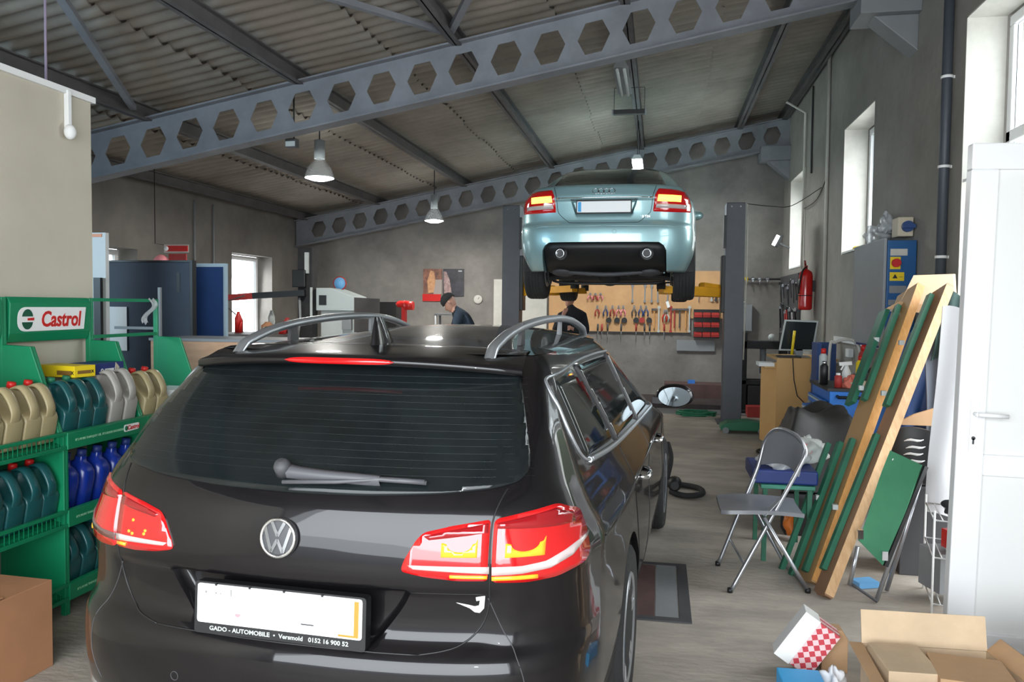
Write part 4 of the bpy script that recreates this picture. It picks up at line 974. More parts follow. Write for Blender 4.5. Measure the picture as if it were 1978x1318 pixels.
# two post lift
def post(x, s, lab):
    t = thing('lift_post', lab, 'lift post', (x, 11.55, 0), 0, 'two-post lift columns')
    mk('column', MB().box((-.13, -.14, 0), (.13, -.13, 3.07)).box((-.13, -.13, 0), (-.12, .14, 3.07)).box((.12, -.13, 0), (.13, .14, 3.07)).box((-.13, .13, 0), (.13, .14, 3.07)), mat('lift_grey', (.085, .09, .105), .45, var=.08), t, bevel=.006)
    mk('base_plate', MB().box((-.2, -.25, 0), (.2, .25, .02)), 'lift_grey', t)
    mk('cap', MB().box((-.12, -.12, 3.071), (.12, .12, 3.08)), 'dark_grey', t)
    mk('bolt', MB().cyl((-.06, -.14, 3.02), (-.06, -.15, 3.02), .012, 8), 'chrome', t); mk('bolt', MB().cyl((.06, -.14, 3.02), (.06, -.15, 3.02), .012, 8), 'chrome', t)
    c = mk('carriage', MB().box((-s*.13-.05, -.12, 1.55), (-s*.13+.05, .12, 2.35)), 'black', t, bevel=.01)
    mk('lock_box', MB().box((-s*.14-.02 , -.16, 2.45), (-s*.14+.02, -.05, 2.9)), 'dark_grey', t)
    for (ex, ey) in ((1.0, -.75), (1.0, .8)):
        p = Vector((-s*.2, 0, 1.83)); q = Vector((-s*ex, ey*.95, 1.86)); m_ = p.lerp(q, .55)
        a = mk('lift_arm', MB().bar(p, m_, .14, .13).bar(p+Vector((0, 0, .06)), p.lerp(q, .3)+Vector((0, 0, .08)), .10, .10), 'lift_yellow', t, bevel=.008)
        mk('arm_extension', MB().bar(m_, q, .10, .09), 'lift_yellow', a); mk('pad', MB().cyl(q, q+Vector((0, 0, .09)), .06, 20), 'rubber', a)
    return t
post(-2.15, -1, 'dark grey left column of the two-post lift, behind the dark car roof rail')
post(1.01, 1, 'dark grey right column of the two-post lift, standing beside the wooden desk')
mb = MB().tube([(1.16, 11.40, 3.05), (1.165, 11.40, 2.0), (1.15, 11.40, .9)], .011, 8)
one('conduit', mb, 'offwhite', 'pale vertical conduit on the side of the right lift column', 'pipe')
one('lift_cable', MB().tube(smooth_line([(1.16, 11.45, 3.06), (1.5, 11.6, 3.04), (1.8, 11.8, 3.07), (2.04, 11.0, 3.2)]), .006, 6), 'black', 'thin black cable sagging from the right lift column to the right wall', 'cable')

# ================= right side =================
ORD = ['first', 'second', 'third', 'fourth', 'fifth', 'sixth', 'seventh', 'eighth', 'ninth', 'tenth', 'eleventh', 'twelfth', 'thirteenth', 'fourteenth', 'fifteenth', 'sixteenth', 'seventeenth', 'eighteenth', 'nineteenth', 'twentieth']
# pipes
one('wall_pipe', MB().tube([(2.02, 12.2, 2.2), (2.02, 12.2, 4.45), (1.75, 12.2, 4.62)], .018, 8), 'offwhite', 'thin pale pipe rising above the fire extinguisher and bending under the roof', 'pipe')
one('wall_pipe', MB().tube([(2.025, 10.55, .9), (2.025, 10.6, 4.85)], .02, 8), 'offwhite', 'thin pale pipe on the right wall between the two small windows', 'pipe')
one('wall_cable', MB().tube(smooth_line([(2.03, 11.7, 4.7), (2.03, 11.7, 3.9), (2.03, 11.68, 3.5)]), .014, 6), 'black', 'short black cable hanging down the right wall from the roof edge', 'cable')
one('wall_cable', MB().tube(smooth_line([(2.03, 10.6, 3.28), (2.03, 11.2, 3.08), (2.0, 12.0, 3.05)]), .006, 6), 'black', 'thin black cable running along the right wall between the two thin pipes', 'cable')
t = thing('downpipe', 'dark slate downpipe with white clamps beside the door opening on the right wall', 'pipe', (2.0, 6.26, 0))
mk('pipe', MB().cyl((0, 0, 1.2), (0, 0, 4.85), .035, 16), mat('slate_pipe', (.05, .06, .075), .5), t)
for z in (1.99, 2.64, 3.28, 3.9): mk('clamp', MB().cyl((0, 0, z), (0, 0, z+.02), .042, 16).box((0, -.01, z), (.05, .01, z+.02)), 'white', t)
# fire extinguisher
t = thing('fire_extinguisher', 'red fire extinguisher hanging on the right wall under the thin pale pipe', 'fire extinguisher', (1.93, 11.3, 1.60))
mk('cylinder', MB().lathe([(.07, 0), (.088, .02), (.09, .05), (.09, .46), (.08, .51), (.045, .54), (.03, .55)], n=32), 'red_ext', t)
mk('band', MB().lathe([(.0905, .19), (.0925, .192), (.0925, .20), (.0905, .202)], n=32), 'black', t)
mk('label', MB().grid([[Vector((-.091*math.cos(a), -.091*math.sin(a), z)) for a in np.linspace(-.5, .5, 8)] for z in (.24, .42)]), 'white', t)
mk('valve', MB().cyl((0, 0, .55), (0, 0, .60), .022, 14).bar((0, .04, .60), (-.03, -.09, .63), .02, .015).bar((0, .04, .62), (-.03, -.08, .66), .02, .012), 'red_dull', t)
mk('hose', MB().tube(smooth_line([(0, -.02, .58), (-.06, -.09, .52), (-.085, -.05, .35), (-.09, -.03, .22)]), .012, 8), 'black', t)
mk('bracket', MB().box((.085, -.03, .25), (.12, .03, .4)), 'black', t)
# control cabinet
t = thing('control_cabinet', 'tall wall cabinet with a grey door and a blue switch panel on the right wall', 'cabinet', (1.87, 7.3, 1.32))
mk('body', MB().box((-.05, -.34, 0), (.17, .70, .86)), mat('panel_blue', (.01, .095, .27), .4), t, bevel=.004)
mk('door', MB().box((-.075, -.33, -.01), (-.052, .70, .88)), mat('door_grey', (.27, .285, .30), .45, var=.04), t, bevel=.004)
mk('lower_edge', MB().box((-.06, -.3, -.03), (.16, .66, -.001)), 'navy', t)
def face(name, x0, x1, z0, z1, m, par, y=-.345): return mk(name, MB().box((x0, y, z0), (x1, y+.004, z1)), m, par)
face('label_plate', -.03, .10, .735, .79, 'offwhite', t); face('label_plate', -.03, .10, .43, .49, 'mid_grey', t); face('label_plate', -.035, .025, .33, .375, 'mid_grey', t); face('label_plate', -.035, .025, .28, .32, 'offwhite', t)
sw = face('main_switch_plate', -.03, .05, .625, .725, 'yellow', t)
mk('main_switch', MB().cyl((.012, -.346, .675), (.012, -.38, .675), .034, 24).bar((-.018, -.385, .675), (.042, -.385, .675), .016, .02), 'red', sw)
wl = face('warning_label', -.03, .08, .53, .60, 'yellow', t)
mk('warning_sign', MB().prism([(-.01, -.3462, .55), (.03, -.3462, .55), (.01, -.3462, .585)], (0, -.0008, 0)).box((.04, -.347, .56), (.07, -.3462, .563)), 'black', wl)
t = thing('socket_box', 'cream switch box with a blue rotary knob above the blue cabinet', 'switch box', (1.99, 7.15, 2.22))
mk('box', MB().box((-.07, -.09, 0), (.05, .09, .16)), 'cream', t, bevel=.008); mk('knob', MB().cyl((0.0, -.09, .08), (0.0, -.13, .08), .045, 20).bar((-.05, -.14, .08), (.05, -.14, .08), .03, .03), 'blue_dark', t)
def blob(fn_c, sc, seed, amp=.25, n=28, m=18):
    r = random.Random(seed); ph = [(r.uniform(2, 6), r.uniform(2, 6), r.uniform(0, 6), r.uniform(0, 6)) for _ in range(4)]
    rows = []
    for i in range(m+1):
        th_ = PI*i/m; row = []
        for k in range(n):
            a = 2*PI*k/n; q = 1+amp*sum(math.sin(p[0]*th_+p[2])*math.sin(round(p[1])*a+p[3]) for p in ph)/2
            row.append(Vector(fn_c)+Vector((math.sin(th_)*math.cos(a)*sc[0]*q, math.sin(th_)*math.sin(a)*sc[1]*q, max(-sc[2]*.8, math.cos(th_)*sc[2]*q))))
        rows.append(row)
    return MB().grid(rows[::-1], closed=True)
one('plastic_bag', blob((1.95, 7.75, 2.28), (.10, .22, .085), 3, .45).add(blob((1.96, 7.55, 2.36), (.05, .09, .09), 9, .5).v, blob((1.96, 7.55, 2.36), (.05, .09, .09), 9, .5).f, True), 'plastic_film', 'crumpled clear plastic bag lying on top of the grey and blue wall cabinet', 'bag')
one('sill_rag', blob((2.12, 9.3, 2.275), (.05, .12, .03), 5), 'yellow', 'small yellow packet on the sill of the nearer small window', 'packet')
one('cable_trunking', MB().box((2.02, 7.95, 1.245), (2.045, 9.9, 1.30)), 'white', 'white cable trunking running along the right wall beside the grey cabinet', 'trunking')
one('socket', MB().box((1.99, 9.0, 1.10), (2.045, 9.14, 1.19)), 'white', 'white wall socket under the cable trunking behind the blue trolley', 'socket', bevel=.006)
# desk with monitor
t = thing('desk', 'light wooden workshop desk pedestal with a curved edge near the right lift column', 'desk', (1.2, 9.5, 0))
sidep = [(.0, 0.02), (.18, -.03), (.36, .2), (.40, .35), (.46, .6), (.36, .75), (.44, .9), (.47, 1.045), (.13, 1.045), (.12, 1.0), (.0, .97)]
mk('side_panel', MB().prism([(x+.05*0, .0, max(0, z)) for x, z in [(.13, 0), (.30, .02), (.42, .3), (.47, .55), (.53, .72), (.49, .80), (.52, .95), (.50, 1.045), (.13, 1.045)]], (0, .025, 0)), 'desk_wood', t, bevel=.003)
mk('front_panel', MB().prism([(.0, .35, .05), (.13, 0.0, 0), (.13, 0.0, 1.0), (.0, .35, .95)], (.02, .01, 0)), 'desk_wood', t)
mk('desk_top', MB().box((.13, .026, 1.02), (.80, .9, 1.045)), 'desk_wood', t, bevel=.003)
mk('shelf', MB().box((.0, .03, .93), (.13, .45, .945)), 'desk_wood', t); mk('rear_leg', MB().box((.68, .8, 0), (.72, .86, 1.02)), 'desk_wood', t)
one('paper_stack', MB().box((1.14, 9.55, .9455), (1.32, 9.85, .985)), 'white', 'stack of papers on the low shelf of the wooden desk', 'papers')
one('desk_cable', MB().tube([(1.50, 9.48, 1.05), (1.52, 9.48, .8), (1.56, 9.485, .62), (1.66, 9.49, .52)], .006, 6), 'black', 'thin black cable hanging down the face of the wooden desk', 'cable')
one('keyboard', MB().box((1.36, 9.62, 1.046), (1.62, 9.80, 1.065)), 'black', 'black keyboard lying on the wooden desk in front of the monitor', 'keyboard', bevel=.003)
t = thing('monitor', 'flat monitor with a white frame standing on the wooden desk', 'monitor', (1.62, 9.85, 1.046), 0)
sh = .06
mk('frame', MB().prism([(-.22, 0, .07), (.17, 0, .07), (.22, 0, .43), (-.16, 0, .44)], (0, .04, 0)), 'light_grey', t, bevel=.004)
scr = mk('screen', MB().prism([(-.20, -.003, .09), (.15, -.003, .09), (.197, -.003, .41), (-.145, -.003, .42)], (0, .002, 0)), 'screen', t)
mk('stand', MB().box((-.03, 0, 0), (.05, .05, .09)).box((-.12, -.07, 0), (.12, .12, .012)), 'mid_grey', t)
one('tube_tester', MB().cyl((1.52, 9.68, 1.08), (1.545, 9.68, 1.36), .016, 12), 'yellow', 'yellow stick-shaped tool standing in front of the monitor screen', 'tool')
one('coiled_cable', MB().tube([(1.25+.16*math.cos(k*.5)*(1+.1*math.sin(k)), 9.15+.14*math.sin(k*.5), .012+.004*k/6) for k in range(38)], .009, 6), 'black', 'black cable coiled on the floor at the foot of the wooden desk', 'cable')
# blue tool trolley
t = thing('tool_trolley', 'blue tool trolley with open drawers and a black top behind the benches', 'trolley', (1.36, 6.85, 0))
mk('body', MB().box((.02, 0, .12), (.52, .75, .94)), 'blue', t, bevel=.006)
mk('top_tray', MB().box((.0, -.01, .941), (.54, .77, .965)), 'black', t)
mk('push_handle', MB().tube([(.08, -.0, .90), (.08, -.035, .895), (.47, -.035, .895), (.47, -.0, .90)], .013, 10), 'black', t)
for i, z in enumerate((.86, .76, .66, .56, .42)):
    d = mk('drawer', MB().box((-.02-.05*(i % 2), .03, z-.07), (.0, .72, z)), 'blue' , t, bevel=.003); mk('drawer_handle', MB().box((-.035-.05*(i % 2), .1, z-.025), (-.021-.05*(i % 2), .65, z-.01)), 'light_grey', d)
for x in (.08, .46):
    for y in (.08, .67): mk('castor', MB().cyl((x-.015, y, .055), (x+.015, y, .055), .055, 16), 'rubber', t); mk('castor_fork', MB().box((x-.025, y-.02, .055), (x+.025, y+.02, .12)), 'mid_grey', t)
def spray(name, x, y, z, h, r, m, capm, lab):
    t = thing(name, lab, 'can', (x, y, z)); mk('body', MB().lathe([(r, 0), (r, h*.78), (r*.6, h*.86), (r*.5, h*.88)], n=20), m, t); mk('cap', MB().lathe([(r*.62, h*.85), (r*.6, h), (0, h*1.01)], n=16), capm, t); return t
zt_ = .966
spray('spray_can', 1.66, 7.05, zt_, .26, .038, 'yellow', 'red', 'red-topped yellow spray can standing at the back of the blue trolley')
spray('spray_can', 1.40, 7.2, zt_, .20, .033, 'black', 'chrome', 'dark can with a bright cap on the left of the blue trolley')
spray('spray_can', 1.42, 7.35, zt_, .30, .035, 'light_grey', 'red', 'grey bottle with a red cap behind the blue trolley front edge')
spray('spray_can', 1.74, 7.3, zt_, .34, .04, 'red_dull', 'red', 'tall dull red bottle on the right part of the blue trolley')
spray('jar', 1.46, 6.93, zt_, .12, .03, 'red_dull', 'white', 'small dark red jar with white lid at the trolley corner')
one('rag', blob((1.56, 6.95, .995), (.06, .05, .06), 11, .4), mat('salmon', (.6, .16, .11), .8), 'salmon red rag bundle on the blue trolley top', 'rag')
one('rag', blob((1.62, 6.92, 1.01), (.06, .05, .03), 12, .4), 'cream', 'cream rag lying over the red one on the trolley', 'rag')
t = thing('spray_gun', 'white plastic spray bottle lying tilted on the blue trolley', 'spray bottle', (1.56, 7.1, 1.06))
mk('bottle', MB().lathe([(.035, -.06), (.038, .02), (.02, .06), (.014, .08)], n=16), 'white', t); mk('trigger', MB().bar((-.06, 0, .09), (.04, 0, .10), .025, .03).bar((-.02, 0, .09), (-.045, 0, .04), .012, .012), 'white', t)
for i, (x, y, r, s) in enumerate(((1.72, 7.0, .075, 21), (1.80, 7.12, .085, 22), (1.76, 6.95, .05, 23), (1.84, 7.35, .08, 24), (1.68, 7.2, .055, 25))):
    mb = blob((x, y, zt_+r*.7), (r, r, r), s, .3); mb.cyl((x-.02, y-.03, zt_+r), (x+.04, y-.04, zt_+r*1.9), r*.35, 12); mb.lathe([(r*.5, 0), (r*.5, .02), (r*.25, .02)], c=(x-.03, y-.05, zt_+r*1.2), axis='y', n=16)
    one('engine_part', mb, 'engine', 'dark greasy engine part piled on the blue trolley, '+['in front', 'in the middle', 'smallest, at the front edge', 'rearmost by the wall', 'left of the pile'][i], 'engine part')
t = thing('cylinder_trolley', 'white bent tube handle of a small cart behind the blue trolley', 'cart', (1.55, 7.9, 0))
mk('handle', MB().tube(smooth_line([(.03, 0, .2), (.03, 0, 1.2), (.08, 0, 1.30), (.2, 0, 1.33), (.28, 0, 1.28), (.32, 0, 1.1)]), .014, 10), 'offwhite', t)
mk('base', MB().box((0, -.05, 0), (.35, .2, .2)), 'mid_grey', t)
one('crate', MB().box((1.52, 8.17, .6), (1.56, 8.45, 1.28)).box((1.56, 8.43, .6), (1.75, 8.45, 1.28)).box((1.52, 8.17, 0), (1.75, 8.45, .6)), 'blue_dark', 'tall narrow blue stand behind the bent white handle', 'stand')
# tarp covered stack
def tarp(u, v):
    x = .92+.55*u; y = 6.05+.65*v; e = min(u, 1-u, v*1.0, 1-v)*2; z = .84*min(1, e*3.2)**.35 + .03*math.sin(9*u+3*v)+.025*math.sin(14*v-5*u)
    return (x+.06*(u-.5)*(1-min(1, e*3)), y-.12*(1-min(1, v*4)), max(.30, z))
t = thing('covered_crate', 'stack under a crumpled black plastic sheet behind the folding chair', 'covered stack', (1.2, 6.35, 0))
mk('crate', MB().box((-.22, -.2, 0), (.2, .22, .70)), 'dark_grey', t)
mk('sheet', MB().sheet(tarp, 34, 30, .004), 'tarp_black', t, world=True)
# small green table with blue case and bags
t = thing('side_table', 'low green folding table behind the folding chair', 'table', (.95, 5.45, 0))
mk('tabletop', MB().box((-.30, -.25, .47), (.03, .28, .495)), mat('green_top', (.04, .2, .14), .4, var=.3), t, bevel=.004)
for x in (-.27, .0):
    for y in (-.22, .25): mk('leg', MB().bar((x, y, 0), (x, y, .469), .028, .028), 'bench_green', t)
one('blue_case', MB().box((.60, 5.22, .497), (1.0, 5.66, .585)), 'navy', 'flat dark blue case lying on the green table', 'case', bevel=.012)
one('blue_case', MB().box((.60, 5.25, .36), (.72, 5.5, .49)), 'blue', 'bright blue plastic piece hanging at the left end of the dark blue case', 'case', bevel=.01) if False else None
one('shopping_bag', blob((.79, 5.38, .62), (.12, .12, .055), 31, .5), 'plastic_film', 'crumpled clear and white plastic bag on the dark blue case', 'bag')
t = thing('shopping_bag', 'white plastic bag with green and red print on the dark blue case', 'bag', (.96, 5.53, .586))
bagm = blob((0, 0, .075), (.15, .10, .085), 33, .3); mk('bag', bagm, mat('bag_white', (.55, .58, .56), .35, alpha=.8, bump=.4, bscale=10), t)
bt = BVHTree.FromPolygons([v.copy() for v in bagm.v], bagm.f)
for cx, cz, m_ in ((-.06, .10, 'green_plastic'), (-.02, .10, 'green_plastic'), (.03, .12, 'green_plastic'), (.0, .125, 'pink'), (.02, .09, 'pink'), (-.09, .085, 'green_plastic')):
    q = []
    for k in range(10):
        a = 2*PI*k/10; h = bt.ray_cast(Vector((cx+.018*math.cos(a), -1, cz+.014*math.sin(a))), Vector((0, 1, 0)))[0]
        if h: q.append(h+Vector((0, -.002, 0)))
    if len(q) > 3: mk('print', MB().add(q, [list(range(len(q)))]), m_, t)
one('orange_tool', blob((.93, 5.75, .12), (.05, .05, .11), 37, .3), 'orange', 'small orange device on the floor under the green table', 'tool')
one('toolbox', MB().box((.90, 5.85, 0), (1.2, 6.05, .28)), 'black_matt', 'black toolbox under the green table', 'toolbox', bevel=.01)
# folding chair
t = thing('folding_chair', 'grey metal folding chair standing open in front of the green table', 'chair', (.62, 4.84, 0), 0)
CH = Vector((.62, 4.84, 0))
L1t, L1b = Vector((.845, 4.80, .76)), Vector((.42, 4.59, .0)); R1t, R1b = Vector((.66, 5.12, .74)), Vector((.385, 5.06, .0))
ft = smooth_line([L1b, L1b.lerp(L1t, .5), L1b.lerp(L1t, .9), L1t+Vector((.0, .01, .03)), Vector((.80, 4.90, .865)), Vector((.72, 5.05, .875)), R1t+Vector((0, 0, .05)), R1b.lerp(R1t, .85), R1b.lerp(R1t, .5), R1b], 5)
mk('front_frame', MB().tube(ft, .0125, 10), 'tube_steel', t, world=True)
mk('rear_frame', MB().tube([(.60, 4.64, .43), (.855, 4.68, .012), (.80, 5.14, .012), (.56, 5.08, .43)], .0115, 10), 'tube_steel', t, world=True)
mk('stretcher', MB().tube([(.50, 4.635, .15), (.455, 5.07, .17)], .007, 8), 'tube_steel', t, world=True)
def seatfn(u, v):
    x = .365+.46*u; w = .21-.03*abs(u-.3); y = 4.84+.03*(0.5-u)*-1.2+(v-.5)*2*w*(1 if .06 < u else .9); return (x, y, .455+.012*(abs(v-.5)*2)**4-.012*(abs(u-.45)*2)**2)
mk('seat', MB().sheet(seatfn, 14, 14, .022), 'seat_grey', t, world=True, bevel=.004)
def backfn(u, v):
    p = Vector((.845, 4.80, .0)).lerp(Vector((.675, 5.12, .0)), u); bow = math.sin(PI*u)*.035
    z1 = .80+.075*math.sin(PI*u)**.6; z0 = .64+.035*math.sin(PI*u); z = z0+(z1-z0)*v
    return (p.x+bow-.03*(1-v)*1.2, p.y+bow*.5-.02*(1-v), z)
mk('backrest', MB().sheet(backfn, 14, 6, .012), 'seat_grey', t, world=True)
for a, b in (((.60, 4.63, .44), (.70, 4.73, .52)), ((.56, 5.09, .44), (.60, 5.1, .55))): mk('hinge_plate', MB().bar(a, b, .02, .006), 'aluminium', t, world=True)
for p in (L1b, R1b, Vector((.855, 4.68, 0)), Vector((.80, 5.14, 0))): mk('foot_cap', MB().cyl(p+Vector((0, 0, .0)), p+Vector((0, 0, .025)), .016, 10), 'black', t, world=True)
# folded benches leaning on the wall
def bench(p, q, m, lab, face, frames, wd, bw=.25):
    p, q = Vector(p), Vector(q); d = (q-p).normalized(); w = Vector(wd); w = (w-d*w.dot(d)).normalized(); n = d.cross(w).normalized()
    if n.x > 0: n = -n
    L = (q-p).length; t = thing('folding_bench', lab, 'bench', p)
    o = lambda a, b, c: p+d*a+w*b+n*c
    th_ = .05; mk('board', MB().prism([o(0, 0, 0), o(L, 0, 0), o(L, bw, 0), o(0, bw, 0)], n*-th_), face, t, world=True, bevel=.006)
    mk('edge_strip', MB().prism([o(.01, -.003, .002), o(L-.01, -.003, .002), o(L-.01, -.003, -th_-.002), o(.01, -.003, -th_-.002)], w*.006), m, t, world=True)
    for a0, a1, b, c, ww in frames: mk('steel_frame', MB().bar(o(a0, b, c), o(a1, b, c), ww, .03, n), 'bench_green', t, world=True)
    for a, b, c in ((.55, .20, .05), (1.35, .16, .05), (1.75, .2, .05)): mk('latch', MB().cbox(o(a, b, c), (.03, .03, .03)), 'light_grey', t, world=True)
    return t
bench((.894, 4.794, .03), (1.70, 5.75, 1.80), 'wood', 'left folded wooden bench with green steel frame leaning against the right wall', mat('face_tan', (.42, .25, .11), .6), [(.02, .95, .20, .04, .05), (.05, .95, .06, .03, .04), (.05, .95, .30, .07, .03), (1.25, 2.0, .24, .05, .10), (1.25, 2.0, .10, .03, .04)], (-.10, 1, 0))
bench((.924, 4.576, .03), (1.80, 5.50, 1.79), 'wood_pale', 'right folded wooden bench with a paler edge, nearer the white door', mat('face_brown', (.30, .16, .09), .6), [(.15, 1.05, .10, .02, .04), (1.25, 2.1, .10, .03, .05)], (-.06, 1, 0), .17)
one('cardboard_sheet', MB().prism([(1.60, 5.85, 1.62), (1.97, 5.85, 1.62), (1.95, 5.85, 1.86), (1.70, 5.85, 1.85)], (0.02, .02, 0)), 'cardboard_pale', 'torn cardboard sheet stuck behind the tops of the leaning benches', 'cardboard')
one('cardboard_sheet', MB().prism([(1.52, 5.8, 1.62), (1.93, 5.8, 1.57), (1.93, 5.8, 1.63), (1.60, 5.8, 1.67)], (0.0, .02, 0)), 'cardboard', 'narrow folded cardboard strip across the tops of the leaning benches', 'cardboard')
# folding table with green cloth
t = thing('camp_table', 'folded camping table with green top and grey tube legs beside the leaning benches', 'table', (1.3, 4.75, 0))
T4 = [Vector(a) for a in ((1.32, 4.85, .80), (1.455, 4.72, .745), (1.235, 4.62, .20), (1.115, 4.68, .32))]
def clothfn(u, v): a = T4[0].lerp(T4[1], u); b = T4[3].lerp(T4[2], u); return a.lerp(b, v)+Vector((.0, .01*math.sin(6*v+2*u), 0))
mk('tabletop', MB().sheet(clothfn, 8, 12, .02), 'cloth_green', t, world=True)
mk('edge_rail', MB().bar(T4[1]+Vector((.01, 0, 0)), T4[2]+Vector((.01, 0, 0)), .02, .025), 'black', t, world=True)
for a, b in (((1.46, 4.75, .72), (1.20, 4.60, .01)), ((1.48, 4.80, .70), (1.30, 4.78, .01)), ((1.10, 4.62, .30), (1.06, 4.60, .09))): mk('leg', MB().tube([a, b], .012, 10), 'tube_steel', t, world=True)
mk('cross_bar', MB().tube([(1.06, 4.60, .10), (1.20, 4.58, .012)], .008, 8), 'dark_grey', t, world=True)
for p in ((1.12, 4.66, .36), (1.24, 4.62, .26), (1.33, 4.82, .74)): mk('hinge', MB().cbox(p, (.03, .03, .05)), 'chrome', t, world=True)
# hanging things by the wall
def hang(name, lab, cat, x0, x1, z0, z1, y, m, seed, amp=.03, sl=0):
    r = random.Random(seed); a, b = r.uniform(8, 14), r.uniform(0, 6)
    fn = lambda u, v: (x0+(x1-x0)*u+sl*v+amp*.5*math.sin(5*v+b)*v, y+amp*math.sin(a*u+b+2*v)*(.4+.6*v), z1+(z0-z1)*v+.02*math.sin(7*u+b))
    return one(name, MB().sheet(fn, 18, 16, .006), m, lab, cat)
hang('jacket', 'dark blue jacket hanging on the right wall behind the leaning benches', 'jacket', 1.60, 1.86, .80, 1.45, 5.75, 'blue_dark', 4)
hang('jacket', 'grey coat hanging next to the dark blue jacket behind the benches', 'jacket', 1.72, 1.95, .72, 1.52, 5.65, mat('coat', (.09, .10, .12), .9), 5, sl=.02)
hang('jacket', 'dark green jacket collar at the top right of the leaning benches', 'jacket', 1.76, 1.97, 1.30, 1.72, 5.6, mat('coat_g', (.03, .06, .055), .9), 6)
hang('plastic_sheet', 'white protective sheet hanging between the benches and the white door', 'sheet', 1.60, 1.93, .42, 1.62, 4.95, 'cloth_white', 7, .025, -.05)
t = thing('striped_bag', 'bag with black and white zebra stripes behind the green camping table', 'bag', (1.59, 5.27, .545))
bag = MB().sheet(lambda u, v: (-.14+.30*u, .05*math.sin(PI*u)*-1, .33-.33*v+.02*math.sin(5*u)), 12, 12, .06); mk('bag', bag, 'black', t)
for k in range(7):
    for j in range(2):
        x0 = -.12+.14*j+.01*(k % 2); z = .02+.042*k
        pts = [(x0+.10*i/6, -.118-.05*math.sin(PI*(x0+.10*i/6+.14)/.3)+.0, z+.02*(i/6)+.006*math.sin(i)) for i in range(7)]
        mk('stripe', MB().tube(pts, [.002, .006, .008, .007, .008, .006, .002], 6), 'white', t)
t2 = one('low_shelf_box', MB().box((1.46, 5.12, 0), (1.80, 5.45, .54)), 'dark_grey', 'dark box carrying the striped bag beside the right wall', 'box', bevel=.005)
one('cardboard_sheet', MB().prism([(1.48, 5.40, .88), (1.74, 5.40, .88), (1.74, 5.40, 1.0), (1.60, 5.40, .95)], (0, .02, 0)), 'cardboard', 'triangular cardboard piece above the striped bag', 'cardboard')
# wire shelf with things
t = thing('wire_shelf', 'low white wire shelf on the floor beside the white door', 'shelf', (1.55, 4.55, 0))
for z in (.05, .30, .50):
    s_ = mk('shelf_rack', MB().tube([(-.10, -.05, z), (.22, -.15, z), (.30, .25, z), (-.02, .35, z)], .005, 6, closed=True), 'white', t)
    w = MB()
    for k in range(9): q = k/8; w.tube([(-.10+.32*q, -.05-.10*q, z), (-.02+.32*q, .35-.10*q, z)], .003, 5)
    mk('wires', w, 'white', s_)
for p in ((-.10, -.05), (.22, -.15), (.30, .25), (-.02, .35)): mk('upright', MB().cyl((p[0], p[1], 0), (p[0], p[1], .55), .006, 8), 'white', t)
one('carton_red', MB().cbox((1.64, 4.62, .36), (.13, .2, .10), .25), 'red', 'red and white carton on the middle of the white wire shelf', 'carton')
one('carton_white', MB().cbox((1.72, 4.50, .36), (.08, .12, .10), .25), 'white', 'small white carton right of the red carton on the wire shelf', 'carton')
one('grey_box', MB().cbox((1.60, 4.72, .18), (.22, .2, .22), .25), 'mid_grey', 'grey plastic box in the bottom of the white wire shelf', 'box')
one('teal_case', MB().cbox((1.72, 4.75, .58), (.12, .2, .14), .2), 'light_grey', 'pale grey case on top of the white wire shelf', 'case')
one('black_cable_box', blob((1.60, 4.62, .55), (.07, .06, .045), 44, .35), 'black_matt', 'black bundle on top of the white wire shelf', 'bundle')
one('blue_packet', MB().cbox((1.20, 4.86, .02), (.13, .09, .035), .4), 'sign_blue', 'small blue and white packet on the floor under the camping table', 'packet')
# cartons at the lower right
def pattern_mat():
    m = bpy.data.materials.new('diamond_print'); m.use_nodes = True; nt = m.node_tree; b = nt.nodes['Principled BSDF']
    tc = nt.nodes.new('ShaderNodeTexCoord'); mp = nt.nodes.new('ShaderNodeMapping'); mp.inputs['Rotation'].default_value = (0, PI/4, 0); mp.inputs['Scale'].default_value = (1, 1, 1)
    ck = nt.nodes.new('ShaderNodeTexChecker'); ck.inputs['Scale'].default_value = 42; ck.inputs[1].default_value = (.55, .05, .07, 1); ck.inputs[2].default_value = (.8, .55, .56, 1)
    nt.links.new(tc.outputs['Object'], mp.inputs[0]); nt.links.new(mp.outputs[0], ck.inputs[0]); nt.links.new(ck.outputs[0], b.inputs['Base Color']); b.inputs['Roughness'].default_value = .45; MATS['diamond_print'] = m
pattern_mat()
t = thing('parts_carton', 'white carton with a red diamond pattern leaning on the floor at the lower right', 'carton', (.60, 3.60, .0))
t.rotation_euler = (0, math.radians(33), math.radians(-4))
mk('box', MB().box((-.075, .0, .0), (.0, .10, .24)), 'white', t, bevel=.002)
mk('printed_side', MB().box((.0, .001, .005), (.10, .10, .235)), 'diamond_print', t, bevel=.002)
t.location = (.585, 3.60, .045)
one('parts_carton', MB().prism([(.735, 3.66, 0), (.845, 3.66, 0), (.845, 3.66, .15), (.82, 3.66, .19), (.75, 3.66, .19), (.735, 3.66, .15)], (0, .08, 0)), 'cardboard', 'small upright brown carton between the patterned box and the big open carton', 'carton', bevel=.003)
t = thing('open_carton', 'large open cardboard box with raised flaps at the bottom right corner', 'carton', (1.08, 3.22, 0))
B = [(-.25, -.32), (.30, -.25), (.24, .22), (-.24, .20)]
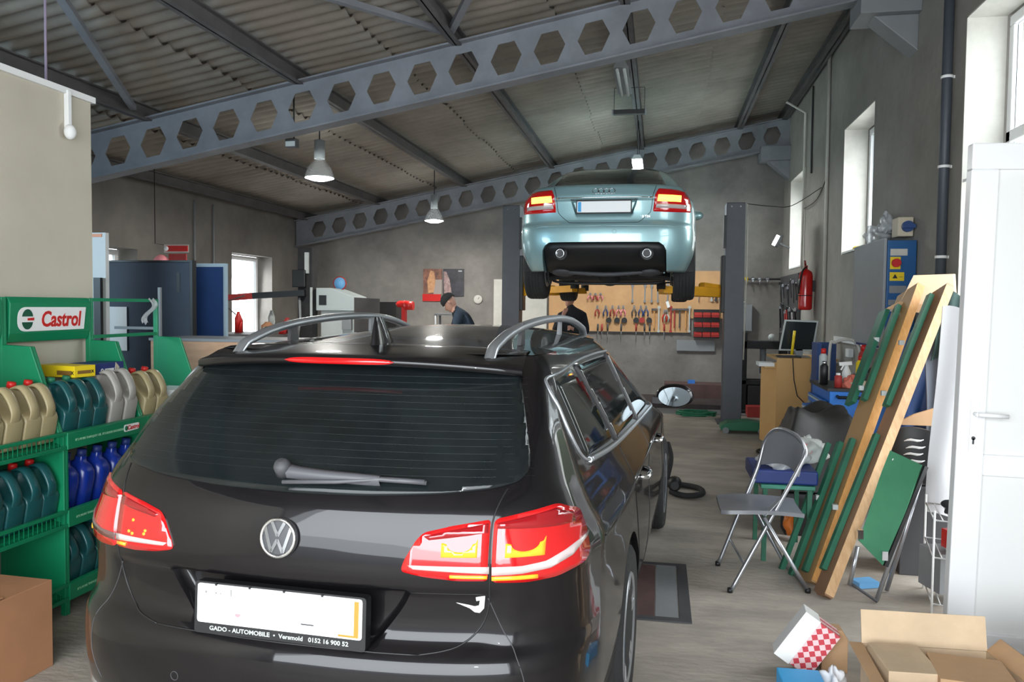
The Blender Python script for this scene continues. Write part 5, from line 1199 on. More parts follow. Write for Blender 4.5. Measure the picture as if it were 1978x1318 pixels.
for i in range(4):
    a, b = B[i], B[(i+1) % 4]; nx, ny = (b[1]-a[1]), -(b[0]-a[0]); L = math.hypot(nx, ny); nx, ny = nx/L, ny/L
    mk('side', MB().prism([(a[0], a[1], 0), (b[0], b[1], 0), (b[0], b[1], .24), (a[0], a[1], .24)], (-nx*.005, -ny*.005, 0)), 'cardboard_pale', t)
    hf = (.03, .05, .13, .0)[i]; of = (.10, .06, .03, .05)[i]
    mk('flap', MB().prism([(a[0], a[1], .241), (b[0], b[1], .241), (b[0]+nx*of*.9, b[1]+ny*of*.9, .241+hf), (a[0]+nx*of, a[1]+ny*of, .241+hf)], (-nx*.004, -ny*.004, .001)), 'cardboard' if i in (1, 3) else 'cardboard_pale', t)
mk('bottom', MB().prism([(x*.98, y*.98, .001) for x, y in B], (0, 0, .004)), 'cardboard_pale', t)
one('carton', MB().cbox((1.17, 3.18, .14), (.26, .24, .26), -.1), 'cardboard', 'brown closed carton standing inside the large open cardboard box', 'carton', bevel=.003)
one('carton', MB().cbox((.95, 3.24, .135), (.19, .26, .265), .05, ), 'cardboard_pale', 'pale carton standing inside the large open box at its left', 'carton', bevel=.003)
one('plastic_box', MB().cbox((.60, 3.33, .05), (.17, .22, .10), .04), 'sky_blue', 'bright blue box at the bottom edge left of the big cardboard box', 'box', bevel=.004)
one('paper_wrap', blob((.74, 3.44, .05), (.045, .06, .06), 51, .4), 'cloth_white', 'crumpled white wrapping beside the bright blue box', 'wrapping')
one('dark_bag', blob((1.64, 3.42, .10), (.17, .14, .20), 52, .5), mat('bag_purple', (.03, .028, .05), .7), 'dark purple-black bag at the bottom right corner by the white door', 'bag')
one('red_cloth', blob((1.50, 3.20, .08), (.07, .06, .09), 53, .4), 'red', 'red cloth beside the dark bag at the bottom right corner', 'cloth')
# hose on the floor
t = thing('exhaust_hose', 'black rubber hose with a nozzle lying on the floor beside the dark car', 'hose', (.12, 6.9, 0))
mk('hose', MB().tube(smooth_line([(.0, .0, .03), (.12, -.12, .03), (.26, -.02, .03), (.24, .20, .03), (.05, .32, .03), (-.05, .2, .05), (-.03, .05, .16), (.0, .25, .28), (-.03, .4, .38)], 6), .024, 10), 'rubber', t)
mk('nozzle', MB().lathe([(.035, -.06), (.06, .0), (.062, .06), (.05, .06), (.045, .0)], c=(.03, -.02, .10), axis='y', n=20), 'black', t)

# ================= back of the workshop =================
one('wall_board', MB().box((-3.0, 14.26, 1.2), (-2.02, 14.298, 2.1)), 'offwhite', 'pale board on the back wall between the left lift column and the pegboard', 'board')
peg = thing('pegboard', 'brown pegboard full of hanging hand tools on the back wall', 'pegboard', (-.46, 14.27, 1.18))
mk('board', MB().box((-1.52, 0, 0), (.98, .025, 1.02)).box((.98, 0, .25), (1.55, .025, 1.08)), 'pegboard', peg); mk('bottom_rail', MB().box((-1.52, -.01, -.015), (.98, .03, 0)), 'dark_grey', peg)
def tool(kind, px, py0, py1, m, lab, cat, grp, Y=14.235, hm='steel_dark'):
    p = at(px, py0, Y=Y); q = at(px, py1, Y=Y); z1, z0 = p.z, q.z; h = z1-z0; x = p.x
    t = thing(kind, lab, cat, (x, Y, z0), 0, grp)
    if kind == 'pliers':
        for s in (1, -1):
            mk('jaw', MB().bar((s*.006, 0, h), (s*.02, 0, h*.62), .022, .014), 'mid_grey', t); mk('grip', MB().tube([(s*.012, 0, h*.62), (s*.04, 0, h*.35), (s*.028, 0, 0)], .012, 6), m, t)
    elif kind == 'spanner':
        mk('shaft', MB().bar((0, 0, 0), (0, 0, h), .022, .010), m, t); mk('head', MB().lathe([(.028, -.006), (.028, .006)], c=(0, 0, h), axis='y', n=10), m, t); mk('ring', MB().lathe([(.024, -.006), (.024, .006)], c=(0, 0, 0), axis='y', n=10), m, t)
    elif kind == 'hammer':
        mk('handle', MB().bar((0, 0, 0), (0, 0, h*.85), .022, .02), m, t); mk('head', MB().bar((-.05, 0, h*.9), (.05, 0, h*.9), .035, .035), hm, t)
    elif kind == 'screwdriver':
        mk('blade', MB().cyl((0, 0, 0), (0, 0, h*.6), .006, 6), 'mid_grey', t); mk('grip', MB().cyl((0, 0, h*.55), (0, 0, h), .016, 8), m, t)
    else:
        mk('disc', MB().lathe([(.05, -.012), (.05, .012)], c=(0, 0, h*.5), axis='y', n=14), m, t); mk('hook', MB().cyl((0, 0, h*.5), (0, 0, h), .006, 6), 'mid_grey', t)
    return t
rowsT = [('spanner', [1222, 1246, 1259, 1271, 1290], 552, 582, ['mid_grey'], 'long spanner in the top row of the brown pegboard, '),
 ('pliers', [1154, 1170, 1183, 1195, 1204, 1225, 1238, 1248], 590, 611, ['red_dull', 'blue_dark', 'red_dull', 'pink', 'pink', 'dark_grey', 'blue_dark', 'blue_dark'], 'pair of pliers in the middle row of the pegboard, '),
 ('tape_roll', [1176, 1192, 1206, 1229, 1240, 1254], 610, 628, ['black', 'black', 'black', 'black', 'red_dull', 'black'], 'dark round tool in the lower row of the pegboard, '),
 ('screwdriver', [1155, 1163, 1174, 1200, 1229, 1245, 1255, 1283], 626, 656, ['dark_grey', 'red_dull', 'dark_grey'], 'screwdriver hanging at the bottom edge of the pegboard, '),
 ('hammer', [1264, 1303, 1313, 1325], 594, 634, ['wood', 'red_dull', 'dark_grey', 'wood'], 'long-handled hammer at the right end of the pegboard, '),
 ('spanner', [1273, 1296, 1332], 594, 640, ['light_grey', 'red_dull', 'light_grey'], 'extra long bar spanner at the right side of the pegboard, '),
 ('pliers', [1284, 1288], 598, 622, ['red', 'light_grey'], 'red-handled cutter right of the long bar on the pegboard, '),
 ('spanner', [1375, 1383, 1391], 552, 580, ['light_grey', 'dark_grey', 'mid_grey'], 'small bright spanner below the yellow lift arm, '),
 ('pliers', [1140, 1150, 1160], 566, 580, ['pink', 'red_dull', 'pink'], 'pink-handled pliers in the upper left of the pegboard, ')]
for kind, xs_, y0, y1, ms, lab in rowsT:
    for i, px in enumerate(xs_):
        tool(kind, px, y0, y1, ms[i % len(ms)], lab+ORD[i]+' from the left', 'tool' if kind == 'tape_roll' else kind, lab.split(' of the')[0].strip(', ')[:60])
t = tool('screwdriver', 1350, 560, 584, 'yellow', 'yellow bottle-shaped tool hanging right of the car tyre on the pegboard', 'tool', 'yellow tool')
one('notice', MB().cbox((.135, 14.2, 1.67), (.05, .01, .11), Matrix.Rotation(-.3, 3, 'Y')), 'white', 'small white paper tag hung on the pegboard', 'paper')
# red bin rack
t = thing('bin_rack', 'wall rack of red small-parts bins in three rows below the yellow lift arm', 'bin rack', (.80, 14.17, 1.09))
mk('back_panel', MB().box((-.22, .05, 0), (.22, .09, .50)), 'black', t)
for r_ in range(3):
    for c_ in range(3):
        x = -.145+.145*c_; z = .02+.17*r_; mk('bin', MB().prism([(x-.066, .05, z), (x-.066, -.05, z), (x-.066, -.06, z+.05), (x-.066, .05, z+.09)], (.132, 0, 0)), 'red_dull', t, bevel=.004)
one('shelf_plate', MB().box((.30, 14.25, .86), (.95, 14.29, 1.05)), 'mid_grey', 'grey metal plate on the back wall below the red bins', 'plate')
# electric box, tool wall in the corner
t = thing('distribution_box', 'grey wall box on the back wall right of the right lift column', 'box', (1.40, 14.15, 1.22)); mk('body', MB().box((-.16, 0, 0), (.16, .14, .46)), 'mid_grey', t, bevel=.006); mk('lid', MB().box((-.15, -.012, .01), (.15, -.001, .45)), 'mid_grey', t)
mk('fitting', MB().cyl((-.05, .07, .46), (-.05, .07, .53), .02, 10).cyl((.02, .07, .46), (.02, .07, .52), .015, 10), 'chrome', t)
t = thing('air_manifold', 'row of brass air fittings on a pipe behind the right lift column', 'air fitting', (1.5, 14.2, 2.12))
mk('pipe', MB().cyl((-.15, 0, 0), (.55, 0, .0), .018, 10), 'dark_grey', t)
for x in (-.05, .06, .17, .3): mk('valve', MB().cyl((x, -.05, -.02), (x, .0, .02), .028, 10).cyl((x, -.04, 0), (x, -.04, -.08), .014, 8), 'yellow' if x < 0 else 'tube_steel', t)
one('pegboard', MB().box((2.0, 12.35, .95), (2.04, 14.1, 2.15)), 'dark_grey', 'dark panel crowded with hanging tools in the right back corner', 'panel')
r = random.Random(3)
for i in range(20):
    y = 12.4+1.6*(i % 7)/6.5+r.uniform(-.05, .05); z = 1.85-.40*(i//7)+r.uniform(-.06, .06); h = r.uniform(.16, .34)
    t = thing('hand_tool', 'hand tool on the dark corner panel, '+ORD[i % 7]+' from the camera side in the '+['top', 'middle', 'bottom'][i//7]+' row', 'tool', (1.990, y, z-h/2), 0, 'tools on the corner panel')
    m_ = ['tube_steel', 'red_dull', 'black', 'chrome', 'dark_grey', 'red_dull'][r.randrange(6)]
    mk('shaft', MB().bar((0, 0, 0), (-.02, r.uniform(-.03, .03), h), .02, .02), m_, t); mk('head', MB().cbox((-.02, 0, h), (.03, .09, .04)), 'tube_steel' if i % 2 else 'black', t)
    mk('hook', MB().cyl((-.02, 0, h+.02), (.0, 0, h+.05), .005, 6), 'chrome', t)
# press and cabinet behind the column
t = thing('workshop_press', 'dark hydraulic press between the right lift column and the desk', 'press', (1.62, 12.7, 0))
mk('frame', MB().box((-.38, -.15, 0), (-.30, .15, 1.25)).box((.20, -.15, 0), (.28, .15, 1.25)).box((-.38, -.15, 1.0), (.28, .15, 1.12)).box((-.38, -.15, .45), (.28, .15, .52)).box((-.4, -.25, 0), (.3, .25, .06)), 'black_matt', t, bevel=.006)
mk('ram', MB().cyl((-.05, 0, .62), (-.05, 0, 1.0), .045, 16), 'mid_grey', t); mk('gauge', MB().lathe([(.05, -.16), (.055, -.19), (0, -.19)], c=(.05, 0, 1.18), axis='y', n=18), 'light_grey', t)
mk('tank', MB().box((-.28, -.18, .06), (.18, .1, .44)), 'black', t, bevel=.02)
one('red_case', MB().box((1.30, 12.15, 0), (1.62, 12.4, .16)), 'red_dull', 'dull red case on the floor behind the wooden desk', 'case', bevel=.008)
t = thing('jack', 'dark green low trolley jack on the floor left of the wooden desk', 'jack', (.8, 10.5, 0))
mk('body', MB().prism([(.0, 0, .04), (.55, 0, .04), (.55, 0, .14), (.35, 0, .17), (.08, 0, .14), (.0, 0, .10)], (0, .28, 0)), 'green_plastic', t, bevel=.01)
for x, y in ((.06, -.02), (.06, .26), (.5, -.02), (.5, .26)): mk('wheel', MB().cyl((x, y, .04), (x, y+.04, .04), .04, 16), 'mid_grey', t)
t = thing('floor_plate', 'dark red-brown steel platform on the floor along the back wall', 'platform', (.3, 12.6, 0)); mk('plate', MB().box((-1.6, .2, 0), (1.2, 1.5, .09)), mat('plate_dark', (.055, .04, .04), .7, var=.3), t, bevel=.005); mk('ramp', MB().box((-1.6, -.3, 0), (1.1, .18, .02)), 'mid_grey', t)
cb = MB()
for k in range(22): a = k*.8; cb.tube([(.55+.26*math.cos(a+q*.2)+.03*math.sin(k), 11.95+.16*math.sin(a+q*.2), .04+.012*(k % 5)) for q in range(8)], .012, 5)
one('chain_heap', cb, 'green_plastic', 'heap of dark green chain on the floor near the right lift column', 'chain')['kind'] = 'stuff'
one('blue_tool', MB().cbox((.55, 13.9, .35), (.12, .08, .06)), 'blue', 'small blue tool on the box at the back wall', 'tool'); one('low_cabinet', MB().box((.1, 13.7, .09), (1.6, 14.25, .32)), 'rust_floor', 'low brown bench along the back wall behind the car mirror', 'bench')
# posters
t = thing('calendar', 'wall calendar with a warm photo page and a red lower strip on the back wall', 'calendar', (-4.17, 14.28, 1.69))
mk('page', MB().box((-.18, 0, .13), (.18, .012, .60)), mat('calendar_page', (.30, .13, .08), .5, col2=(.08, .04, .035), scale=9), t); mk('page_side', MB().box((.02, -.002, .13), (.18, 0, .40)), mat('page_grey', (.32, .27, .25), .5), t); mk('red_strip', MB().box((-.19, -.006, 0), (.16, .012, .13)), 'red', t)
mk('figure', MB().prism([(-.08, -.004, .15), (.02, -.004, .16), (.06, -.004, .35), (.03, -.004, .55), (-.04, -.004, .57), (-.10, -.004, .38)], (0, .002, 0)), mat('tan_figure', (.5, .26, .13), .5, var=.3, scale=12), t)
t = thing('poster', 'dark poster on the back wall right of the calendar', 'poster', (-3.78, 14.285, 1.78))
mk('sheet', MB().box((-.19, 0, 0), (.21, .01, .51)), mat('poster_dark', (.035, .032, .04), .4, var=.5, scale=5), t); mk('figure', MB().prism([(-.17, -.003, .06), (-.02, -.003, .04), (-.06, -.003, .3), (-.13, -.003, .46), (-.18, -.003, .46)], (0, .002, 0)), mat('poster_fig', (.3, .2, .19), .5, var=.5, scale=14), t); mk('print', MB().box((.10, -.002, .46), (.17, 0, .48)), 'light_grey', t)
t = thing('wall_clock', 'small round white dial on the back wall above the bending person', 'dial', (-3.30, 14.28, 1.73)); mk('dial', MB().lathe([(.0, -.012), (.075, -.012), (.085, 0)], axis='y', n=24), 'offwhite', t); mk('hand', MB().bar((0, -.016, 0), (.03, -.016, .04), .008, .003, (0, 1, 0)), 'black', t)
one('cable_drop', MB().tube(smooth_line([(-2.65, 13.75, 3.15), (-2.66, 13.8, 2.95), (-2.63, 13.8, 2.80)]), .015, 6), 'black', 'short black cable hanging from the far roof beam left of the blue car', 'cable')
# wheel balancer, sign, column and boom
t = thing('balancing_machine', 'pale grey wheel balancing machine with a sloped hood at the back left', 'machine', (-4.5, 11.0, 0))
mk('cabinet', MB().box((-.33, -.2, 0), (.18, .25, 1.52)), 'light_grey', t, bevel=.01); mk('hood', MB().prism([(-.38, -.25, 1.52), (.2, -.25, 1.52), (.2, -.25, 1.72), (-.16, -.25, 1.845), (-.38, -.25, 1.845)], (0, .5, 0)), mat('hood_grey', (.42, .47, .47), .5), t, bevel=.008)
mk('side_panel', MB().prism([(.201, -.25, .3), (.40, .25, .3), (.40, .25, 1.70), (.201, -.25, 1.71)], (.004, 0, 0)), 'steel_dark', t); mk('display', MB().box((-.33, -.262, 1.60), (-.22, -.25, 1.74)), 'black', t); mk('vent', MB().box((.02, -.262, 1.25), (.16, -.2, 1.40)), 'mid_grey', t)
t = thing('round_sign', 'round light blue sign with a red rim standing on the balancing machine', 'sign', (-4.66, 11.1, 1.846)); mk('disc', MB().lathe([(0, -.016), (.088, -.016), (.088, -.011)], c=(0, 0, .075), axis='y', n=28), 'sign_blue', t); mk('rim', MB().lathe([(.085, -.012), (.105, -.012), (.105, .0), (0, 0)], c=(0, 0, .075), axis='y', n=28), 'red_dull', t)
t = thing('tyre_changer', 'black tyre changer column with a long red and black swing arm at the left', 'machine', (-5.0, 10.8, 0))
mk('column', MB().box((-.14, -.1, 0), (.08, .1, 2.42)), 'black_matt', t, bevel=.01); mk('slider', MB().box((-.02, -.13, 2.05), (.04, -.1, 2.35)).box((.06, -.12, 1.4), (.09, -.1, 1.85)), 'light_grey', t); mk('gearbox', MB().box((-.2, -.16, 1.85), (.0, -.1, 2.1)), 'black', t, bevel=.01)
mk('base', MB().box((-.6, .2, 0), (.05, .9, .75)), 'red_dull', t, bevel=.01); mk('turntable', MB().cyl((-.25, .55, .75), (-.25, .55, .85), .25, 24), 'dark_grey', t)
mk('boom', MB().bar((-.0, -.15, 1.77), (-.75, -.25, 1.72), .09, .085), 'black', t); mk('boom_end', MB().bar((-.75, -.25, 1.72), (-1.15, -.3, 1.685), .09, .09), 'red_dull', t); mk('hose', MB().tube([(-.1, -.12, 1.7), (-.08, -.14, 1.4), (-.12, -.14, 1.1)], .02, 6), 'mid_grey', t)
one('compressor', blob((-4.02, 12.2, 1.62), (.15, .10, .06), 60, .1).box((-4.06, 12.15, 0), (-4.0, 12.25, 1.58)).cyl((-3.98, 12.08, 1.6), (-3.84, 12.08, 1.6), .07, 14), 'red', 'red machine head standing on a pillar left of the calendar', 'machine')
one('black_cabinet', MB().box((-4.75, 12.6, 0), (-4.30, 12.9, 1.66)), 'black', 'low black cabinet against the back wall right of the balancing machine', 'cabinet')
one('tool_cart', MB().box((-3.62, 12.5, 1.45), (-3.2, 12.8, 1.48)).cyl((-3.6, 12.52, 0), (-3.6, 12.52, 1.45), .02, 8).cyl((-3.22, 12.52, 0), (-3.22, 12.52, 1.45), .02, 8).cyl((-3.6, 12.78, 0), (-3.6, 12.78, 1.45), .02, 8).cyl((-3.22, 12.78, 0), (-3.22, 12.78, 1.45), .02, 8), 'mid_grey', 'high steel cart beside the bending person', 'cart')
t = thing('left_workbench', 'cluttered workbench under the left rear window', 'workbench', (-5.6, 10.6, 0)); mk('worktop', MB().box((-.6, -.7, 1.15), (.48, .35, 1.19)), 'steel_dark', t)
for x in (-.56, .42):
    for y in (-.66, .30): mk('leg', MB().bar((x, y, 0), (x, y, 1.149), .05, .05), 'dark_grey', t)
for i, (x, y, r1, h, m_, lab) in enumerate(((-5.9, 10.4, .05, .30, 'red', 'red upright tool holder on the left workbench before the window'), (-5.5, 10.5, .09, .16, 'kraft_brown', 'brown bundle on the left workbench'), (-5.25, 10.6, .07, .22, 'red_dull', 'dull red can on the left workbench'), (-5.65, 10.9, .05, .32, 'light_grey', 'tall pale bottle on the left workbench'), (-5.4, 10.3, .08, .10, 'black', 'black lump on the left workbench'), (-6.05, 10.7, .05, .25, 'red_dull', 'dark red bottle at the left end of the left workbench'), (-5.15, 10.25, .05, .14, 'red', 'bright red can at the right end of the left workbench'))):
    one('bench_item', MB().lathe([(r1, 0), (r1, h*.7), (r1*.5, h*.9), (r1*.4, h)], c=(x, y, 1.191), n=16).cyl((x+r1*.5, y-r1, 1.20), (x+r1*1.6, y-r1*1.2, 1.20+h*.5), r1*.25, 8), m_, lab, 'item')
one('gauge_arm', MB().tube([(-5.95, 10.42, 1.45), (-6.15, 10.4, 1.62), (-5.8, 10.4, 1.72)], .01, 6), 'dark_grey', 'thin bent arm standing up before the left rear window', 'arm')
t = thing('ceiling_hanger_sign', 'small red and white sign on a wire frame above the dark slate panel', 'sign', (-5.95, 9.0, 2.2)); mk('plate', MB().box((-.14, 0, .05), (.16, .01, .12)), 'red', t); mk('border', MB().box((-.17, .011, .035), (.17, .016, .135)), 'offwhite', t); mk('disc', MB().lathe([(0, -.004), (.03, -.004), (.03, 0)], c=(-.13, 0, .085), axis='y', n=16), 'white', t)
mk('wire', MB().tube([(-.17, .02, .13), (-.3, .02, .15), (-.3, .02, 1.2)], .005, 6), 'black', t); mk('lower_letters', MB().box((-.1, 0, -.12), (.14, .02, .02)), 'red_dull', t)
one('red_dome', MB().sphere((-6.15, 9.0, 2.12), .09, 18, 12).cyl((-6.15, 9.0, 1.0), (-6.15, 9.0, 2.05), .02, 8).cyl((-6.15, 9.0, 0), (-6.15, 9.0, 1.0), .03, 8), 'pink', 'pinkish red dome on a pole above the dark slate panel', 'lamp')
for y, w in ((9.95, 'left one'), (10.45, 'right one nearer the window')): one('wall_conduit', MB().cyl((-6.67, y+.6, 1.2), (-6.67, y+.6, 3.1), .014, 8), 'mid_grey', 'thin vertical conduit on the left wall, '+w, 'pipe')

# ================= lamps =================
def pendant(x, y, z, r, lab, ztop, power):
    t = thing('pendant_lamp', lab, 'lamp', (x, y, z), 0, 'pendant lamps')
    mk('shade', MB().lathe([(r, 0), (r*.98, .03), (r*.75, r*.75), (r*.42, r*1.15), (r*.30, r*1.3)], n=36), 'shade_glass', t)
    mk('ballast', MB().cyl((0, 0, r*1.3), (0, 0, r*1.3+.22), r*.36, 24), 'mid_grey', t); mk('bulb', MB().lathe([(0, -.035), (r*.5, -.028), (r*.97, -.002), (r*.97, .004), (r*.4, .02), (0, .022)], n=28), 'lamp_glow', t)
    mk('cable', MB().cyl((0, 0, r*1.3+.22), (0, 0, ztop-z), .008, 6), 'black', t)
    l = bpy.data.lights.new('lamp', 'AREA'); l.shape = 'DISK'; l.size = r*1.7; l.energy = power; l.color = (1.0, .97, .9)
    lo = bpy.data.objects.new('lamp_light', l); COL.objects.link(lo); lo.parent = t; lo.location = (0, 0, -.05)
pendant(-4.04, 9.0, 3.12, .175, 'lit round pendant lamp hanging left of the centre under the roof', 3.83, 60)
pendant(-3.63, 12.5, 2.98, .155, 'lit round pendant lamp farther back before the far beam', 3.90, 60)
t = thing('floodlight', 'small floodlight with a bright front under the nearer castellated beam', 'lamp', (-3.66, 7.5, 3.22)); mk('body', MB().cbox((0, 0, 0), (.12, .08, .09)), 'dark_grey', t, bevel=.01); mk('glass', MB().cbox((0, -.042, -.012), (.10, .006, .05)), 'light_grey', t); mk('arm', MB().cyl((.02, 0, .04), (.02, 0, .68), .008, 6), 'black', t)
def strip(y0, y1, x, z, lit, lab):
    t = thing('strip_lamp', lab, 'lamp', (x, (y0+y1)/2, z), 0, 'strip lamps above the lifted car'); L = (y1-y0)/2
    mk('housing', MB().prism([(-.075, -L, 0), (.075, -L, 0), (.04, -L, .06), (-.04, -L, .06)], (0, 2*L, 0)), 'light_grey' if lit else 'mid_grey', t)
    for s in (1, -1): mk('tube', MB().cyl((s*.035, -L+.03, -.018), (s*.035, L-.03, -.018), .016, 12), 'tube_glow' if lit else 'light_grey', t)
    for s in (1, -1): mk('hanger', MB().cyl((0, s*L*.7, .06), (0, s*L*.7, roofz(x)-.22-z), .005, 6), 'black', t)
    if lit:
        mk('diffuser', MB().box((-.07, -L+.01, -.045), (.07, L-.01, -.036)), 'tube_glow', t)
        l = bpy.data.lights.new('lamp', 'AREA'); l.shape = 'RECTANGLE'; l.size = .18; l.size_y = 1.1; l.energy = 90; l.color = (.94, 1, 1)
        lo = bpy.data.objects.new('lamp_light', l); COL.objects.link(lo); lo.parent = t; lo.location = (0, 0, -.07)
strip(11.5, 12.7, -.36, 3.72, True, 'brightly lit strip lamp just above the roof of the lifted blue car')
strip(7.9, 8.9, -.42, 3.95, False, 'unlit strip lamp nearest the camera behind the castellated beam')
t = thing('strip_lamp', 'dark crosswise lamp bar hanging on thin wires in front of the far strip lamp', 'lamp', (-.385, 9.2, 3.80)); mk('housing', MB().box((-.19, -.04, 0), (.19, .04, .05)), 'black', t, bevel=.006)
for s in (1, -1): mk('wire', MB().cyl((s*.17, 0, .05), (s*.17, 0, .30), .003, 5), 'black', t); mk('end_cap', MB().box((s*.185-.008, -.042, -.002), (s*.185+.008, .042, .052)), 'mid_grey', t)
mk('wire', MB().cyl((-.17, 0, .30), (.17, 0, .30), .003, 5), 'black', t); mk('wire', MB().cyl((0, 0, .30), (0, 0, .50), .003, 5), 'black', t)
t = thing('work_lamp', 'lit work lamp on an arm fixed near the right back corner', 'lamp', (1.82, 13.45, 2.72)); mk('glass', MB().cbox((0, 0, 0), (.05, .05, .17), Matrix.Rotation(.45, 3, 'Y')), 'lamp_glow', t); mk('housing', MB().cbox((.05, .03, -.01), (.05, .08, .20), Matrix.Rotation(.45, 3, 'Y')), 'black', t); mk('arm', MB().bar((.06, .02, -.05), (.22, .05, -.12), .03, .03), 'black', t)

# ================= people =================
def person_mesh(joints, edges, name, m, parent, sub=2):
    bm = bmesh.new(); sl = bm.verts.layers.skin.verify(); vs = {}
    for i, (k, (p, r)) in enumerate(joints.items()):
        v = bm.verts.new(p); r = (r, r) if not isinstance(r, tuple) else r; v[sl].radius = r; v[sl].use_root = (i == 0); vs[k] = v
    for a, b in edges: bm.edges.new((vs[a], vs[b]))
    me = bpy.data.meshes.new(name); bm.to_mesh(me); bm.free(); o = bpy.data.objects.new(name, me); COL.objects.link(o)
    s = o.modifiers.new('s', 'SKIN'); s.use_smooth_shade = True; o.modifiers.new('u', 'SUBSURF').levels = sub
    bpy.context.view_layer.update(); dg = bpy.context.evaluated_depsgraph_get(); me2 = bpy.data.meshes.new_from_object(o.evaluated_get(dg))
    o.modifiers.clear(); o.data = me2; o.parent = parent; me2.materials.clear()
    for q in (m if isinstance(m, list) else [m]): me2.materials.append(MATS[q])
    return o
def head(parent, loc, rot, skin='skin', cap='black_matt', mode='beanie'):
    R = Matrix.Translation(loc) @ rot.to_4x4()      # local: face looks to -Y, z up
    rows = []
    prof = [(-.13, .012, .0, -.02), (-.12, .035, .045, -.03), (-.10, .048, .062, -.03), (-.07, .058, .078, -.018), (-.03, .068, .088, -.008), (.0, .072, .093, 0), (.04, .074, .097, .003), (.08, .066, .088, .006), (.11, .045, .062, .008), (.125, .012, .016, .008)]
    for z, a, b, cy in prof:
        row = []
        for k in range(24):
            q = 2*PI*k/24; x = a*math.sin(q); y = cy-b*math.cos(q)
            f = max(0, math.cos(q))**12
            if -.06 < z < .0: y -= f*.02
            row.append(Vector((x, y, z)))
        rows.append(row)
    hd = MB().grid(rows, closed=True).sphere((0, -.105, -.028), .014, 10, 8, (.9, 1.1, 1.3))
    for s in (1, -1): hd.sphere((s*.074, .01, -.01), .022, 10, 8, (.35, .8, 1.2))
    hd.tube([(-.022, -.088, -.068), (0, -.094, -.066), (.022, -.088, -.068)], [.003, .006, .003], 6)
    h = mk('head', xf(hd, R), skin, parent)
    for s in (1, -1): mk('eye', xf(MB().sphere((s*.028, -.086, .005), .009, 8, 6), R), 'white', h)
    rows = [[Vector((r*a*math.sin(2*PI*k/24), .006-r*b*math.cos(2*PI*k/24), z)) for k in range(24)] for z, r in ((.015, 1.04), (.03, 1.1), (.07, 1.06), (.105, .82), (.125, .5), (.135, .05)) for a, b in ((.077, .102),)]
    mk('woollen_cap', xf(MB().grid(rows, closed=True), R), cap, h)
    return h
# bending person
t = thing('person', 'person in a dark knitted cap and dark blue jacket bending forward at the back', 'person', (-2.42, 10.5, 0))
J = {'pel': ((0, 0, .98), (.15, .12)), 'sp1': ((-.06, 0, 1.14), (.145, .11)), 'sp2': ((-.16, 0, 1.33), (.165, .12)), 'neck0': ((-.26, 0, 1.49), (.10, .09)), 'neck': ((-.33, 0, 1.565), (.055, .055)), 'hd': ((-.37, 0, 1.61), (.05, .05)),
 'sr': ((-.24, -.17, 1.44), (.075, .075)), 'er': ((-.32, -.22, 1.16), (.052, .052)), 'wr': ((-.50, -.14, 1.02), (.032, .032)), 'pr': ((-.57, -.11, 1.0), (.03, .038)),
 'sl': ((-.24, .17, 1.44), (.075, .075)), 'el': ((-.32, .22, 1.16), (.052, .052)), 'wl': ((-.50, .14, 1.02), (.032, .032)), 'pl': ((-.57, .11, 1.0), (.03, .038))}
E_ = [('pel', 'sp1'), ('sp1', 'sp2'), ('sp2', 'neck0'), ('neck0', 'neck'), ('neck', 'hd'), ('neck0', 'sr'), ('sr', 'er'), ('er', 'wr'), ('wr', 'pr'), ('neck0', 'sl'), ('sl', 'el'), ('el', 'wl'), ('wl', 'pl')]
for s, n_ in ((-1, 'r'), (1, 'l')):
    J['hp'+n_] = ((.0, s*.1, .90), (.095, .095)); J['kn'+n_] = ((-.02, s*.12, .50), (.062, .062)); J['an'+n_] = ((.03, s*.12, .09), (.042, .042)); J['to'+n_] = ((-.15, s*.13, .045), (.045, .035)); E_ += [('pel', 'hp'+n_), ('hp'+n_, 'kn'+n_), ('kn'+n_, 'an'+n_), ('an'+n_, 'to'+n_)]
    for q in range(5):
        yy = s*.11+s*(-.03+.015*q); a = 'f%d%s' % (q, n_); J[a+'a'] = ((-.615, yy, .995-(.01 if q else -.01)), .0095); J[a+'b'] = ((-.645, yy*1.0, .972+.004*q), .0085); E_ += [('p'+n_, a+'a'), (a+'a', a+'b')]
bd_ = person_mesh(J, E_, 'body', ['clothes_dark', 'skin', 'clothes_blue'], t)
for p in bd_.data.polygons:
    c = p.center; p.material_index = 1 if (c.x < -.53 and c.z < 1.1 and c.z > .9) else (2 if c.z > 1.30 and c.x > -.30 else 0)
    if c.x < -.31 and c.z > 1.53: p.material_index = 1
head(t, (-.405, 0, 1.655), Matrix.Rotation(-PI/2, 3, 'Z') @ Matrix.Rotation(.85, 3, 'X'))
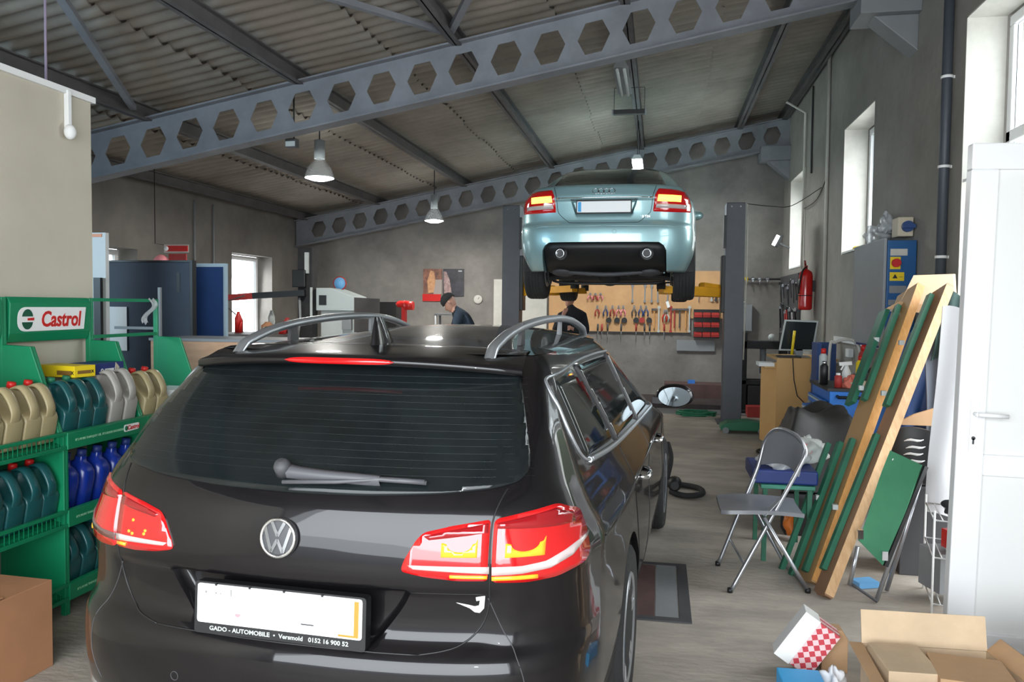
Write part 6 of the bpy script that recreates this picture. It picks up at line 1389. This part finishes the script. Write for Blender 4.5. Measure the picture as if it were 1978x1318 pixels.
# person under the lifted car
t = thing('person', 'person in dark work clothes standing under the lifted blue car, one hand raised', 'person', (-1.385, 12.62, 0))
J = {'pel': ((0, 0, .95), (.14, .11)), 'sp1': ((0, 0, 1.12), (.17, .13)), 'sp2': ((0, 0, 1.35), (.21, .14)), 'neck0': ((0, .0, 1.50), (.14, .11)), 'neck': ((-.01, -.01, 1.60), (.055, .055)), 'hd': ((-.02, -.02, 1.66), (.05, .05)),
 'sr': ((-.17, -.02, 1.46), (.07, .07)), 'er': ((-.25, -.10, 1.22), (.06, .06)), 'wr': ((-.12, -.24, 1.42), (.036, .036)), 'pr': ((-.09, -.26, 1.50), (.038, .028)),
 'sl': ((.18, -.01, 1.46), (.085, .085)), 'el': ((.25, -.06, 1.20), (.065, .065)), 'wl': ((.10, -.26, 1.24), (.032, .032)), 'pl': ((.05, -.30, 1.28), (.03, .038))}
E_ = [('pel', 'sp1'), ('sp1', 'sp2'), ('sp2', 'neck0'), ('neck0', 'neck'), ('neck', 'hd'), ('neck0', 'sr'), ('sr', 'er'), ('er', 'wr'), ('wr', 'pr'), ('neck0', 'sl'), ('sl', 'el'), ('el', 'wl'), ('wl', 'pl')]
for s, n_ in ((-1, 'r'), (1, 'l')):
    J['hp'+n_] = ((s*.1, 0, .88), (.09, .09)); J['kn'+n_] = ((s*.12, -.02, .49), (.06, .06)); J['an'+n_] = ((s*.13, .03, .09), (.042, .042)); J['to'+n_] = ((s*.14, -.14, .045), (.045, .035)); E_ += [('pel', 'hp'+n_), ('hp'+n_, 'kn'+n_), ('kn'+n_, 'an'+n_), ('an'+n_, 'to'+n_)]
for q in range(5):
    a = 'f%d' % q; J[a+'a'] = ((-.105+.018*q, -.285, 1.55-(.02 if q == 0 else 0)), .0095); J[a+'b'] = ((-.10+.016*q, -.27, 1.58-(.02 if q == 0 else 0)+.004*q), .0085); E_ += [('pr', a+'a'), (a+'a', a+'b')]
    a = 'g%d' % q; J[a+'a'] = ((.005, -.30, 1.25+.016*q), .0095); J[a+'b'] = ((-.03, -.295, 1.25+.014*q), .0085); E_ += [('pl', a+'a'), (a+'a', a+'b')]
bd_ = person_mesh(J, E_, 'body', ['clothes_dark', 'skin'], t)
for p in bd_.data.polygons:
    c = p.center; p.material_index = 1 if ((c.y < -.2 and c.z > 1.47 and c.x < .0) or (c.x < .07 and c.y < -.24 and 1.2 < c.z < 1.34)) else 0
head(t, (-.03, -.01, 1.74), Matrix.Rotation(-2.4, 3, 'Z') @ Matrix.Rotation(.15, 3, 'X'))
